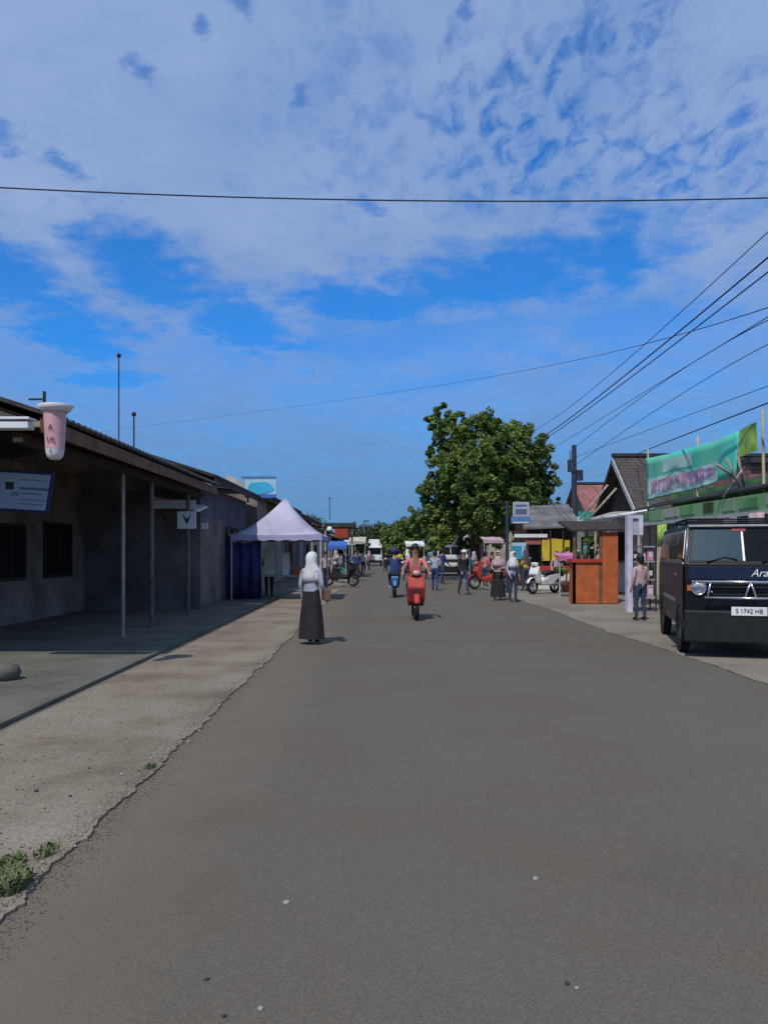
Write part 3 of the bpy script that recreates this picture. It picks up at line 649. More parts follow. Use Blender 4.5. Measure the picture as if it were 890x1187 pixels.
def fabric_awning(px0, px1, y, py0, py1, depth, m, label, pm='steel_pale', drop=None):
    t = W('fabric_awning', label, 'awning', (X((px0+px1)/2, y), y, 0))
    x0, x1 = X(px0, y), X(px1, y); z1, z0 = Z(py0, y), Z(py1, y); k = 14; vs = []
    for i in range(k+1):
        q = i/k; sag = .03*math.sin(q*math.pi*4)
        vs += [(x0+(x1-x0)*q, y+depth, z1+sag*.3), (x0+(x1-x0)*q, y+.0, z0+.12+sag*.5), (x0+(x1-x0)*q, y, z0-.04*abs(math.sin(q*math.pi*5)))]
    o = MB().add(vs, [f for i in range(k) for f in ((3*i,3*i+3,3*i+4,3*i+1),(3*i+1,3*i+4,3*i+5,3*i+2))]).build('cover', m, t)
    s_ = o.modifiers.new('s', 'SOLIDIFY'); s_.thickness = .01
    for xx in (x0+.05, x1-.05): MB().cyl((xx, y+.05, .02), (xx, y+.05, z0+.11), .022, n=8).build('leg', pm, t)
    return t
fabric_awning(380, 402, 36, 627, 636, 1.3, 'blue_bright', 'bright blue cloth awning beyond the white canopy')
fabric_awning(404, 424, 52, 622, 630, 1.5, 'plaster_cream', 'small cream cloth awning far down the left roadside')

# ------------------------------------------------------------------ right side
# green shop behind the parked van
G = W('green_shop', 'green painted roadside shop with sheet awning behind the parked black van', 'shop', (8.5, 17, 0))
MB().box(8.3, 12, 13.2, 21.9, 0, 3.1).build('wall', 'plaster_green', G)
rf = MB(); rf.hexa([(7.3,12.6,2.74), (11.8,12.6,3.9), (11.8,22.1,3.9), (7.3,22.1,2.66)], [(7.3,12.6,2.79),(11.8,12.6,3.95),(11.8,22.1,3.95),(7.3,22.1,2.71)])
rf.build('roof', 'sheet_dark', G)
MB().box(7.32, 7.36, 12.8, 22, 2.28, 2.62).build('fascia_panel', 'green_sheet', G)
rg2 = random.Random(12)
for i in range(9):
    ya = 12.9 + i*1.0; MB().box(7.30, 7.316, ya, ya + rg2.uniform(.5, .95), 2.32 + rg2.uniform(0, .08), 2.6 - rg2.uniform(0, .06)).build('patched_sheet', rg2.choice(['plaster_green', 'green_sheet', 'moss', 'sheet_pale', 'plaster_green']), G)
MB().box(7.28, 7.318, 12.8, 22, 2.22, 2.29).build('rail', 'steel_pale', G)
for yy in (12.9, 15.3, 17.6, 19.8, 21.8): MB().cyl((7.34, yy, .03), (7.34, yy, 2.27), .04).build('post', 'steel_pale', G)
shutter_on_x(G, 8.3, 14, 16.6, 2.1, -1); window_on_x(G, 8.3, 17.6, 19, .9, 1.9, -1, 'white_paint')
MB().box(8.26, 8.298, 19.8, 20.7, .05, 2.0).build('door', 'white_paint', G)
# goods hanging along the shop front
for i, (yy, z, m, lab) in enumerate([(13.6, 2.0, 'moss', 'dark green bundle hanging'), (14.5, 2.05, 'cloth_rose', 'rose cloth bundle hanging'), (15.6, 2.0, 'cloth_white', 'white cloth bundle hanging'), (18.2, 2.02, 'cloth_teal', 'teal cloth bundle hanging'), (19.4, 2.0, 'banner_lime', 'lime cloth bundle hanging')]):
    t = MB(); k = 10; vs = []
    for j in range(k+1):
        q = j/k; vs += [(7.22+.03*math.sin(q*12), yy+q*.55, z+.2), (7.22+.05*math.sin(q*9+1), yy+q*.5+.02, z-.35-.05*math.sin(q*7))]
    o = t.add(vs, [(2*j,2*j+2,2*j+3,2*j+1) for j in range(k)], 0, True).build('hanging_cloth', m); s_ = o.modifiers.new('s','SOLIDIFY'); s_.thickness=.015
    tag(o, lab + ' from the rail of the green shop', 'cloth', 'cloths hanging along the green shop')

BK = W('brick_building', 'brick-red upper wall rising behind the green shop roof', 'building', (13, 21, 0))
MB().box(X(864, 22.6), 16, 22.4, 24.8, 0, Z(537, 22.4)).build('wall', 'brick_red', BK)
MB().box(X(862, 22.6), 16, 22.2, 25, Z(537,22.4)+.002, Z(531,22.4)).build('roof', 'sheet_dark', BK)
window_on_x(BK, X(864,22.6), 23, 24, 2, 3, -1)
MB().box(11.6, 12.4, 22.35, 22.398, 3.3, 3.9).build('shutter', 'red', BK)

# gable house, ridge across
y0, y1, yr = 26, 31.2, 28.6; xg = X(738, 26); zr = Z(529, yr); ze = Z(591, y0)
GH = W('gable_house', 'brown gable-roofed house with white rake board behind the banner', 'house', (xg+3, 28.6, 0))
MB().box(xg+.35, 19, y0+.5, y1-.5, 0, ze+.1).build('wall', 'plaster_cream', GH)
rr_ = MB().prism([(y0, ze), (yr, zr), (y1, ze), (y1, ze-.09), (yr, zr-.09), (y0, ze-.09)], 'x', xg, 19.4).build('roof', 'tile_brown', GH)
MB().box(xg-.05, 19.4, yr-.12, yr+.12, zr-.02, zr+.1).build('ridge_cap', 'tile_black', GH)
MB().prism([(y0-.03, ze-.1), (yr, zr-.08), (yr, zr-.3), (y0-.03, ze-.30)], 'x', xg-.06, xg-.01).build('rake_board', 'steel_pale', GH)
MB().prism([(y1+.03, ze-.1), (yr, zr-.08), (yr, zr-.3), (y1+.03, ze-.30)], 'x', xg-.062, xg-.012).build('rake_board', 'timber_dark', GH)
MB().prism([(y0+.5, ze+.08), (yr, zr-.2), (y1-.5, ze+.08)], 'x', xg+.35, xg+.5).build('gable', 'timber_dark', GH)
window_on_x(GH, xg+.35, 28, 29.2, 1.2, 2.2, -1); window_on_x(GH, xg+.35, 29.8, 30.4, 1.2, 2.2, -1)
# white sheet lean-to in front of it
LT = W('lean_to_awning', 'pale sheet lean-to awning with sloping struts below the gable house', 'awning', (xg-.5, 26, 0))
MB().hexa([(X(683,27),27,Z(603,27)), (X(748,23),23,Z(594,23)), (xg+.6,25.9,2.95), (xg+.3,30,3.0)], [(X(683,27),27,Z(601,27)),(X(748,23),23,Z(592,23)),(xg+.6,25.9,2.99),(xg+.3,30,3.04)]).build('sheet', 'sheet_pale', LT)
MB().tube([(X(683,27),26.95,Z(603,27)), (X(748,23),22.95,Z(593,23))], .06).build('edge_beam', 'white_paint', LT)
for a, b in (((672,602),(704,562)), ((680,604),(714,566))):
    MB().tube([(X(a[0],25.6),25.6,Z(a[1],25.6)), (X(b[0],25.6),25.6,Z(b[1],25.6))], .035).build('strut', 'timber_pale', LT)
for px, yy in ((690, 26.7), (742, 23.2)): MB().cyl((X(px,yy),yy,.02), (X(px,yy),yy,Z(602,yy)), .045, n=8).build('post', 'timber_pale', LT)

# red tiled house beyond
y0, y1 = 36, 42; yr = 39; xg = X(669, 38)
RH = W('red_roof_house', 'low house with dark red tiled roof beyond the utility pole', 'house', (xg+4, 39, 0))
MB().box(xg+.4, xg+9, y0+.5, y1-.5, 0, Z(603,36)).build('wall', 'plaster_cream', RH)
MB().prism([(y0, Z(602,36)), (yr, Z(561,yr)), (y1, Z(602,36)), (y1, Z(604,36)), (yr, Z(563.5,yr)), (y0, Z(604,36))], 'x', xg, xg+9.3).build('roof', 'tile_red', RH)
MB().box(xg-.03, xg+9.3, yr-.12, yr+.12, Z(561,yr)-.02, Z(559,yr)).build('ridge_cap', 'tile_black', RH)
MB().prism([(y0+.5, Z(603,36)+.003), (yr, Z(565,yr)), (y1-.5, Z(603,36)+.003)], 'x', xg+.4, xg+.5).build('gable', 'plaster_cream', RH)
window_on_x(RH, xg+.4, 37.5, 38.6, 1.2, 2.2, -1)

# grey roofed food stall with yellow and red panels
y = 31
YS = W('yellow_stall', 'food stall with grey sheet roof and yellow and red front panels', 'stall', (X(635,y), y, 0))
x0, x1 = X(606,y), X(668,y)
MB().hexa([(x0,y,Z(614,y)), (x1+.2,y,Z(611,y)), (x1+.4,y+3,Z(586,y+3)), (x0+.6,y+3,Z(589,y+3))], [(x0,y,Z(612,y)),(x1+.2,y,Z(609,y)),(x1+.4,y+3,Z(584,y+3)),(x0+.6,y+3,Z(587,y+3))]).build('roof', 'sheet_grey', YS)
MB().box(X(596,y), X(634,y), y-.03, y+.05, Z(623,y), Z(619,y)).build('fascia', 'white_paint', YS)
MB().box(X(611,y), X(646,y), y+.06, y+.1, Z(631,y), Z(624,y)).build('header_panel', mat('faded_red', (.42,.12,.1), .7), YS)
for a, b, c, e in ((628,637,626,650), (639,652,625,650), (654,660,626,650)):
    MB().box(X(a,y), X(b,y), y+.02, y+.05, Z(e,y), Z(c,y)).build('panel', 'yellow', YS)
MB().box(X(618,y), X(664,y), y-.1, y+.5, .75, .95).build('counter', 'red', YS)
MB().box(X(618,y)+.05, X(664,y)-.05, y-.05, y+.45, .03, .748).build('counter_front', 'plaster_white', YS)
for px in (597, 627.5, 638, 653, 666): MB().cyl((X(px,y), y+.07, .03), (X(px,y), y+.07, Z(614,y)), .03, n=8).build('post', 'timber_dark', YS)
MB().box(X(606,y)+.2, x1+.5, y+2.8, y+2.9, .03, 3.0).build('back_wall', 'timber_dark', YS)
o = W('cloth_banner', 'cyan and white cloth banner tied beside the yellow food stall', 'banner', (X(601,30), 30, 0)); y = 30
MB().box(X(593,y), X(609,y), y, y+.012, Z(648,y), Z(629,y)).build('cloth', 'cyan', o)
MB().box(X(593,y), X(609,y), y-.004, y-.001, Z(633,y), Z(629,y)).build('printed_band', 'cyan_pale', o)
MB().box(X(605,y), X(607,y), y-.004, y-.001, Z(648,y), Z(633.2,y)).build('printed_stripe', 'white_cloth', o)
for px in (592.5, 609.5): MB().cyl((X(px,y), y+.02, .03), (X(px,y), y+.02, Z(627,y)), .02, n=8).build('pole', 'bamboo', o)
fabric_awning(647, 673, 25, 641, 649, .9, 'pink', 'low pink cloth sunshade beside the orange kiosk')
y = 31.5
o = W('green_signboard', 'small teal green signboard right of the utility pole', 'sign', (X(680,y), y, 0))
MB().box(X(670,y), X(690,y), y, y+.05, Z(607,y), Z(593,y)).build('board', mat('teal_board', (.05,.36,.27), .6, var=.3), o)
MB().box(X(668,y), X(676,y), y-.01, y-.003, Z(607,y), Z(599,y)).build('pale_patch', 'cyan_pale', o)
MB().box(X(670,y), X(690,y), y, y+.04, Z(613,y), Z(608,y)).build('lower_board', 'white_cloth', o)
MB().cyl((X(680,y), y+.08, .02), (X(680,y), y+.08, Z(594,y)), .04, n=8).build('post', 'steel_dark', o)

# orange kiosk
y = 22
K = W('orange_kiosk', 'orange wooden kiosk with tall side panel and red counter', 'kiosk', (X(700,y), y, 0))
MB().box(X(698,y), X(716,y), y, y+.06, .05, Z(617,y)).build('side_panel', 'orange', K, .005)
MB().box(X(694.5,y), X(697.5,y), y, y+.06, .05, Z(614,y)).build('post', 'timber', K)
MB().box(X(664,y), X(667,y), y, y+.06, .05, Z(617,y)).build('post', 'timber', K)
MB().hexa([(X(661,y),y-.1,Z(617,y)+.01), (X(722,y),y-.1,Z(616,y)+.02), (X(722,y),y+1.6,Z(616,y)+.3), (X(661,y),y+1.6,Z(616,y)+.3)], [(X(661,y),y-.1,Z(616,y)+.04),(X(722,y),y-.1,Z(615,y)+.05),(X(722,y),y+1.6,Z(615,y)+.33),(X(661,y),y+1.6,Z(615,y)+.33)]).build('roof', 'timber_dark', K)
MB().box(X(662,y), X(697,y), y-.05, y+.5, Z(652,y), Z(648,y)).build('counter', 'red', K)
MB().box(X(664,y), X(694,y), y, y+.45, .05, Z(652,y)-.002).build('cabinet', 'orange', K)
for j, px in enumerate((672, 680, 688)):
    t = thing('glass_jar', ['squat green jar at the left of the kiosk counter', 'tall green jar in the middle of the kiosk counter', 'dark jar at the right of the kiosk counter'][j], 'jar', (X(px,y), y+.2, Z(648,y)+.002), 0, 'jars on the kiosk counter')
    h = (.22, .42, .3)[j]; lathe(MB(), 0, 0, [(.001, 0), (.06, 0), (.065, h*.8), (.04, h)], 12).build('jar', ('moss', 'board_green', 'glass_dark')[j], t); MB().cyl((0,0,h), (0,0,h+.03), .045).build('lid', 'white_paint', t)

# lilac gate pillar with rack
y = 19
PL = W('lilac_pillar', 'pale lilac painted frame pillar with dark opening beside the van', 'pillar', (X(736,y), y, 0))
fr = MB().box(X(727,y), X(733,y), y, y+.2, .03, Z(601,y)).box(X(740,y), X(745,y), y, y+.2, Z(620,y), Z(601,y)).box(X(727,y), X(745,y), y, y+.2, Z(601,y)+.002, Z(597,y)).build('frame', 'plaster_lilac', PL)
MB().box(X(733,y)+.002, X(740,y)-.002, y+.05, y+.1, Z(620,y), Z(602,y)).build('panel', 'cloth_grey', PL)
SR = W('display_rack', 'dark display rack stacked with goods between lilac pillar and van', 'rack', (X(750,y), y, 0))
for zz in (.35, .8, 1.25, 1.62): MB().box(X(735,y)+.02, X(763,y), y+.25, y+.65, zz, zz+.03).build('shelf', 'cloth_grey', SR)
for px in (735.6, 763):
    for dy_ in (.25, .65): MB().cyl((X(px,y)+.02, y+dy_, .03), (X(px,y)+.02, y+dy_, 1.95), .018, n=8).build('upright', 'steel_dark', SR)
gi = 0
for zz in (.38, .83, 1.28):
    for k in range(3):
        xx = X(735,y) + .12 + k*.19; m = [['cloth_blue','cloth_black','cloth_rose'],['cloth_grey','cloth_blue','cloth_black'],['cloth_black','cloth_grey','pink']][gi//3][k]
        lab = ['bottom shelf', 'middle shelf', 'top shelf'][gi//3]; pos = ['left end', 'middle', 'right end'][k]
        t = thing('goods_pack', f'{m.replace("cloth_","")} pack at the {pos} of the rack\'s {lab}', 'package', (xx, y+.43, zz+.002), 0, 'packs on the display rack')
        h = (.24, .3, .2)[(k + gi) % 3]
        MB().box(-.08, .08, -.12, .12, 0, h).build('pack', m, t, .02); MB().obox((0, -.122, h*.5), (.09, .004, h*.4)).build('label_patch', 'cloth_white', t)
        gi += 1

# potted shrubs between the stalls
for i, (px, Y, h, lab) in enumerate([(683, 27.4, 1.9, 'tall leafy potted shrub between the orange kiosk and the red roofed house'), (656, 28.5, 1.5, 'lower leafy potted shrub beside the yellow stall')]):
    t = W('potted_shrub', lab, 'shrub', (X(px, Y), Y, 0)); x = X(px, Y)
    lathe(MB(), x, Y, [(.001, .03), (.16, .03), (.24, .42), (.26, .45), (.22, .45), (.2, .4), (.001, .4)], 16).build('pot', 'brick_red', t)
    MB().tube([(x, Y, .38), (x+.03, Y, h*.6), (x, Y, h*.85)], [.03, .02, .008], 6).build('stem', 'bark', t)
SHRUBS = [(X(683, 27.4), 27.4, 1.9), (X(656, 28.5), 28.5, 1.5)]
# pole sign on the right
y = 28
SG = W('pole_sign', 'white and blue shop sign on a dark pole before the big tree', 'sign', (X(587,y), y, 0))
MB().cyl((X(587.5,y), y, 0), (X(587.5,y), y, Z(582,y)), .06).build('pole', 'pole_dark', SG)
MB().box(X(565,y), X(594,y), y-.02, y+.02, Z(584,y), Z(583,y)).build('arm', 'steel_dark', SG)
MB().box(X(594,y), X(613,y), y-.04, y+.04, Z(599,y), Z(582,y)).build('panel', 'cloth_grey', SG, .01)
MB().box(X(592,y), X(614,y), y-.045, y+.045, Z(607,y), Z(599,y)-.003).build('blue_panel', 'blue_sign', SG, .01)
MB().box(X(597,y), X(610,y), y-.05, y-.046, Z(587,y), Z(585,y)).box(X(597,y), X(610,y), y-.05, y-.041, Z(596,y), Z(590,y)).build('printed_block', 'ink_blue', SG)
MB().box(X(594,y), X(612,y), y-.05, y-.046, Z(606.5,y), Z(605,y)).build('printed_stripe', 'cloth_white', SG)
MB().box(X(588,y), X(593,y), y-.015, y+.015, Z(597,y), Z(596,y)).build('bracket', 'steel_dark', SG)

# banner strung on bamboo in front of the gable roof
BN = W('green_banner', 'long teal green banner with pink lettering strung on bamboo poles', 'banner', (7.5, 18, 0))
xb = 7.5; Ya, Yb = 21.7, 15.25
def bpt(u, v):   # u along (0 = far left end), v down (0 top .. 1 bottom)
    Y = Ya + (Yb - Ya)*u; zt = Z(531, Ya)*(1-u) + Z(489, Yb)*u - .10*math.sin(math.pi*u); zb = Z(580, Ya)*(1-u) + Z(543, Yb)*u - .06*math.sin(math.pi*u)
    return (xb + .05*math.sin(u*11 + v*2) + .02*math.sin(u*31), Y, zt + (zb - zt)*v)
def strip(u0, u1, v0, v1, nu=40, nv=6, off=0.0):
    vs = []
    for j in range(nv+1):
        for i in range(nu+1):
            p = bpt(u0 + (u1-u0)*i/nu, v0 + (v1-v0)*j/nv); vs.append((p[0]-off, p[1], p[2]))
    return vs, [(j*(nu+1)+i, j*(nu+1)+i+1, (j+1)*(nu+1)+i+1, (j+1)*(nu+1)+i) for j in range(nv) for i in range(nu)]
vs, fs = strip(0, .86, 0, 1); cl = MB().add(vs, fs, 0, True).build('cloth', 'banner', BN); s_ = cl.modifiers.new('s','SOLIDIFY'); s_.thickness = .006
vs, fs = strip(0.01, .72, .5, .97); MB().add([(v[0]-.012, v[1], v[2]) for v in vs], fs, 0, True).build('pale_field', 'banner_pale', cl)
vs, fs = strip(.865, 1, 0, .62, 12); MB().add(vs, fs, 0, True).build('end_panel', 'banner_lime', BN)
vs, fs = strip(.2, .5, .12, .42, 16); MB().add([(v[0]-.012, v[1], v[2]) for v in vs], fs, 0, True).build('printed_patch', 'banner_pale', cl)
lt = MB(); lo = MB(); rb = random.Random(5)
u = .05
while u < .66:                                   # unreadable pink script on a white edge
    wl = rb.uniform(.03, .045); k = rb.randint(2, 3)
    for q in range(k):
        uu = u + wl*q/k; v0 = rb.choice([.56, .6, .64]); v1 = rb.choice([.8, .84, .78])
        for mbx, gr, off in ((lo, .006, .020), (lt, 0, .026)):
            a, b = uu - gr, uu + .009 + gr; va, vb = v0 - gr*4, v1 + gr*4
            vs, fs = strip(a, b, va, vb, 1, 2, off); mbx.add(vs, fs)
    for vv in rb.sample([.58, .68, .78], 2):
        for mbx, gr, off in ((lo, .006, .0203), (lt, 0, .0263)):
            vs, fs = strip(u - gr, u + wl*.8 + gr, vv - gr*4, vv + .06 + gr*4, 3, 1, off); mbx.add(vs, fs)
    u += wl + .014
lo.build('letter_outline', 'cloth_white', cl); lt.build('lettering', 'banner_pink', cl)
for u in (0, .52, 1.0):
    p = bpt(u, 0); MB().tube([(7.56, p[1], .02), (7.58+.03*math.sin(u*7), p[1], 2), (7.56, p[1], p[2]+.25)], [.04, .035, .025]).build('pole', 'bamboo', BN)
# loose bamboo struts at the near end
for i, (a, b) in enumerate([((842,532),(868,572)), ((856,528),(872,566)), ((866,540),(848,575)), ((836,538),(862,550))]):
    o = MB().tube([(X(a[0],15.9), 15.9 + .06*i, Z(a[1],15.9)), (X(b[0],15.9), 15.9 + .06*i + .3, Z(b[1],15.9))], .028).build('bamboo_strut', 'timber_pale')
    tag(o, ['long pale bamboo strut leaning down right below the banner end', 'steep pale bamboo strut nearest the brick wall', 'pale bamboo strut crossing the others down to the left', 'short flat bamboo strut just under the banner cloth'][i], 'strut', 'bamboo struts below the banner')
# more houses hidden along the right, far
row_house(50, 62, 3.5, 6.4, 7.2, 'low house half hidden behind the big tree trunk', 'plaster_cream', 'tile_brown', 'timber', 1.0)
row_house(64, 80, 3.5, 6.4, 7.2, 'far white house on the right of the street', 'plaster_white', 'tile_red', 'timber', 1.0)

# ------------------------------------------------------------------ utility poles and wires
y = 34; xp = X(665, y)
UP = W('utility_pole', 'dark utility pole with bracket and transformer can beside the red roof', 'pole', (xp, y, 0))
MB().cyl((xp, y, 0), (xp, y, Z(516,y)), .15, .10).build('pole', 'pole_dark', UP)
MB().box(xp-.26, xp-.02, y-.14, y+.1, Z(547,y), Z(533,y)).build('switch_box', 'pole_dark', UP)
MB().cyl((xp+.24, y, Z(557,y)), (xp+.24, y, Z(545,y)), .15).build('transformer', 'pole_dark', UP)
MB().cyl((xp-.17, y, Z(522,y)), (xp-.17, y, Z(533,y)), .03).build('insulator', 'steel', UP)
MB().box(xp-.14, xp-.11, y-.17, y-.14, Z(606,y), Z(589,y)).build('cable_cover', 'steel_pale', UP)
y = 46; xq = X(600, y)
UP2 = W('utility_pole', 'tall concrete utility pole rising inside the big tree crown', 'pole', (xq, y, 0))
MB().cyl((xq, y, 0), (xq, y, 8.0), .16, .11).build('pole', 'concrete_post', UP2); MB().box(xq-1.0, xq+1.0, y-.06, y+.06, 7.6, 7.72).build('crossarm', 'pole_dark', UP2)

def wire(pts, r, label, px_mode=True, n=24, sag=0.0, group='overhead cables'):
    """pts: [(px, py, Y)] anchor points, interpolated smoothly"""
    P3 = [Vector((X(a, Y), Y, Z(b, Y))) for a, b, Y in pts]
    out = []
    if len(P3) == 2:
        for i in range(n+1):
            t = i/n; p = P3[0].lerp(P3[1], t); p.z -= sag*4*t*(1-t); out.append(p)
    else:
        # quadratic through three points
        a, b, c = P3; tm = (b-a).length / ((b-a).length + (c-b).length)
        for i in range(n+1):
            t = i/n; l0 = (t-tm)*(t-1)/((0-tm)*(0-1)); l1 = t*(t-1)/(tm*(tm-1)); l2 = t*(t-tm)/(1*(1-tm)); out.append(a*l0 + b*l1 + c*l2)
    o = MB().tube(out, r, 6).build('overhead_cable', 'wire'); return tag(o, label, 'cable', group)
# street crossing cable, anchored out of frame on both sides
wire([(-160, 208, 9.0), (470, 232.5, 9.2), (1050, 224, 9.4)], .0085, 'single cable crossing the whole street high in the sky', n=40)
# cables running along the street
wire([(1000, 205, 11.0), (640, 499, 30), (605, 515, 45)], .017, 'lower of the two thick parallel cables running over the right roadside', n=36)
wire([(1000, 165, 11.0), (690, 448, 25), (605, 503, 46)], .010, 'topmost thin cable diverging from the thick pair on the right', n=36)
wire([(1000, 229, 11.0), (652, 495, 29), (606, 522, 45)], .014, 'upper right cable running close under the thick one', n=36)
wire([(1000, 318, 12.0), (600, 431, 42), (40, 510, 90)], [.012 - .0001*i for i in range(37)], 'long faint cable crossing from the right toward the left roofs', n=36)
wire([(1000, 300, 11.0), (790, 428, 22), (640, 520, 46)], .011, 'thin cable in the middle of the fan on the right', n=36)
wire([(1000, 325, 11.0), (800, 422, 22), (664, 520, 34)], .011, 'cable bending slightly flat in the middle of the fan', n=36)
wire([(1000, 350, 11.0), (810, 444, 22), (665, 540, 34)], .010, 'faint cable below the middle of the fan', n=36)
wire([(1000, 408, 11.0), (820, 473, 20), (664, 531, 34)], .008, 'faint low cable above the banner', n=36)
wire([(1000, 425, 11.0), (835, 488, 16), (737, 527, 28)], .013, 'thick low cable dropping just above the green banner to the gable roof', n=36)

# ------------------------------------------------------------------ trees
def leaf_mat(name, c1, c2, c3):
    m = bpy.data.materials.new(name); m.use_nodes = True; nt_ = m.node_tree; b = nt_.nodes['Principled BSDF']; b.inputs['Roughness'].default_value = .6
    b.inputs['Specular IOR Level'].default_value = .3
    g = nt_.nodes.new('ShaderNodeTexCoord'); n = nt_.nodes.new('ShaderNodeTexNoise'); n.inputs['Scale'].default_value = 1.4; n.inputs['Detail'].default_value = 6; n.inputs['Roughness'].default_value = .7
    nt_.links.new(g.outputs['Object'], n.inputs['Vector'])
    cr = nt_.nodes.new('ShaderNodeValToRGB'); e = cr.color_ramp.elements; e[0].position = .35; e[0].color = (*c1, 1); e[1].position = .66; e[1].color = (*c3, 1); k = e.new(.5); k.color = (*c2, 1)
    nt_.links.new(n.outputs['Fac'], cr.inputs['Fac']); nt_.links.new(cr.outputs[0], b.inputs['Base Color'])
    return m
M['leaf'] = leaf_mat('leaf', (.05, .09, .02), (.13, .20, .04), (.25, .30, .07))
M['leaf_far'] = leaf_mat('leaf_far', (.04, .07, .03), (.06, .1, .03), (.1, .12, .05))
def foliage(name, clumps, nleaf, size, m, parent, seed=1):
    rg = np.random.default_rng(seed)
    vol = np.array([c[3]**2 for c in clumps]); cnt = (nleaf * vol / vol.sum()).astype(int)
    P = []
    for (x, y, z, r), k in zip(clumps, cnt):
        # sub-clumps for unevenness
        ns = max(6, int(r*r*26)); dirs = rg.normal(size=(ns, 3)); dirs /= np.linalg.norm(dirs, axis=1)[:, None]
        sub = np.array([x, y, z]) + dirs * (r * rg.uniform(.45, .98, (ns, 1))); sr = r * rg.uniform(.14, .3, ns)
        idx = rg.integers(0, ns, k); d = rg.normal(size=(k, 3)); d /= np.linalg.norm(d, axis=1)[:, None]
        P.append(sub[idx] + d * (sr[idx] * rg.uniform(.3, 1, k)**.5)[:, None])
    P = np.concatenate(P); n = len(P)
    a = rg.normal(size=(n, 3)); a[:, 2] *= .5; a /= np.linalg.norm(a, axis=1)[:, None]
    b = rg.normal(size=(n, 3)); b -= a * (a*b).sum(1)[:, None]; b /= np.linalg.norm(b, axis=1)[:, None]
    s = (size * rg.uniform(.6, 1.3, n))[:, None]
    V = np.stack([P - a*s, P + b*s*.45, P + a*s, P - b*s*.45], 1).reshape(-1, 3)
    me = bpy.data.meshes.new(name); me.vertices.add(n*4); me.vertices.foreach_set('co', V.ravel())
    me.loops.add(n*4); me.loops.foreach_set('vertex_index', np.arange(n*4)); me.polygons.add(n)
    me.polygons.foreach_set('loop_start', np.arange(n)*4); me.polygons.foreach_set('loop_total', np.full(n, 4)); me.update(calc_edges=True)
    me.materials.append(M[m]); return link(name, me, parent)

Y = 42
TR = W('big_tree', 'large dense green tree with flat-sided crown rising over the street', 'tree', (X(551, Y), Y, 0))
cl_ = []
for px, py, r in [(512,486,18),(530,487,18),(520,508,24),(552,500,22),(580,505,24),(606,520,24),(628,535,20),(634,562,18),(520,540,26),(550,532,30),(585,545,32),(610,570,28),(508,568,24),(540,572,30),(575,585,28),(500,598,20),(525,605,24),(560,610,24),(598,600,22),(630,590,18),(510,624,16),(540,628,14),(490,612,14),(482,600,12),(575,618,18),(612,606,18),(560,560,30),(530,550,28),(600,548,26),(640,580,12),(506,478,9),(505,520,14)]:
    cl_.append((X(px, Y), Y + random.uniform(-1.6, 1.6), Z(py, Y), r/900*Y))
for k in range(9): cl_.append((X(random.uniform(515, 615), Y), Y + random.choice([-2.4, 2.4]), Z(random.uniform(530, 600), Y), 1.2))
foliage('crown', cl_, 125000, .105, 'leaf', TR, 3)
x0 = X(551, Y)
tk = MB().tube([(x0, Y, -.1), (x0+.02, Y, .4), (x0-.03, Y+.05, 2), (x0+.05, Y, 3.4), (x0-.1, Y, 5), (x0-.3, Y, 6.6)], [.42, .3, .26, .22, .14, .06], 12)
for (bx, bz, ex, ez, dy_) in [(0, 2.6, -1.7, 4.2, .5), (.02, 2.9, 1.9, 4.5, -.4), (0, 3.4, -1.2, 7.2, .2), (0, 3.6, 1.2, 6.4, .6), (0, 3.1, .4, 5.5, -1.6), (0, 3.1, -.4, 4.8, 1.8), (0, 2.8, 3.0, 4.0, .3)]:
    tk.tube([(x0+bx, Y, bz), (x0+bx+ex*.5, Y+dy_*.5, bz+(ez-bz)*.6), (x0+bx+ex, Y+dy_, ez)], [.13, .08, .02], 7)
tk.build('trunk', 'bark', TR)
def small_tree(x, y, h, r, label, group, seed, m='leaf', lean=0, n=7000, leaf=.14):
    rr = random.Random(seed); t = W('street_tree', label, 'tree', (x, y, 0), group)
    cs = [(x+lean+rr.uniform(-.6, .6)*r, y+rr.uniform(-.6,.6)*r, h - r + rr.uniform(-.45, .35)*r, r*rr.uniform(.45, .65)) for _ in range(8)]
    foliage('crown', cs, n, leaf, m, t, seed)
    MB().tube([(x, y, 0), (x+lean*.4, y, (h-r)*.6), (x+lean, y, h-r*.7)], [.16, .12, .05], 8).build('trunk', 'bark', t)
for o_, (x_, y_, h_) in zip([o for o in COL.objects if o.name.startswith('potted_shrub')], SHRUBS):
    foliage('foliage', [(x_ + random.uniform(-.15, .15), y_ + random.uniform(-.15, .15), h_*k, .32) for k in (.55, .7, .85, 1.0)], 2600, .055, 'leaf', o_, 7)
G_ = 'smaller trees down the street'
small_tree(4.6, 60, 4.7, 2.3, 'low tree left of the big tree leaning over the road', G_, 11, lean=-2.2, n=16000)
small_tree(3.9, 72, 4.9, 2.2, 'green tree behind the low leaning one on the right', G_, 15, lean=-2.6, n=12000)
small_tree(-3.6, 82, 4.8, 1.9, 'pale far tree on the left roadside near the road end', G_, 12, 'leaf_far', 1.0)
small_tree(-2.8, 108, 6.2, 2.8, 'far tree closing the road on its left side', G_, 13, 'leaf_far', .3, leaf=.2)
small_tree(3.0, 112, 6.4, 3.0, 'far tree closing the road on its right side', G_, 14, 'leaf_far', -1.4, leaf=.2)
small_tree(-9, 100, 7.0, 3.2, 'broad far tree behind the left roofs', G_, 16, 'leaf_far', leaf=.2)
small_tree(7.6, 90, 8.0, 3.6, 'broad far tree behind the right roofs', G_, 17, 'leaf_far', leaf=.2)
small_tree(10.2, 48, 4.9, 2.0, 'round tree behind the grey stall roof', G_, 18)
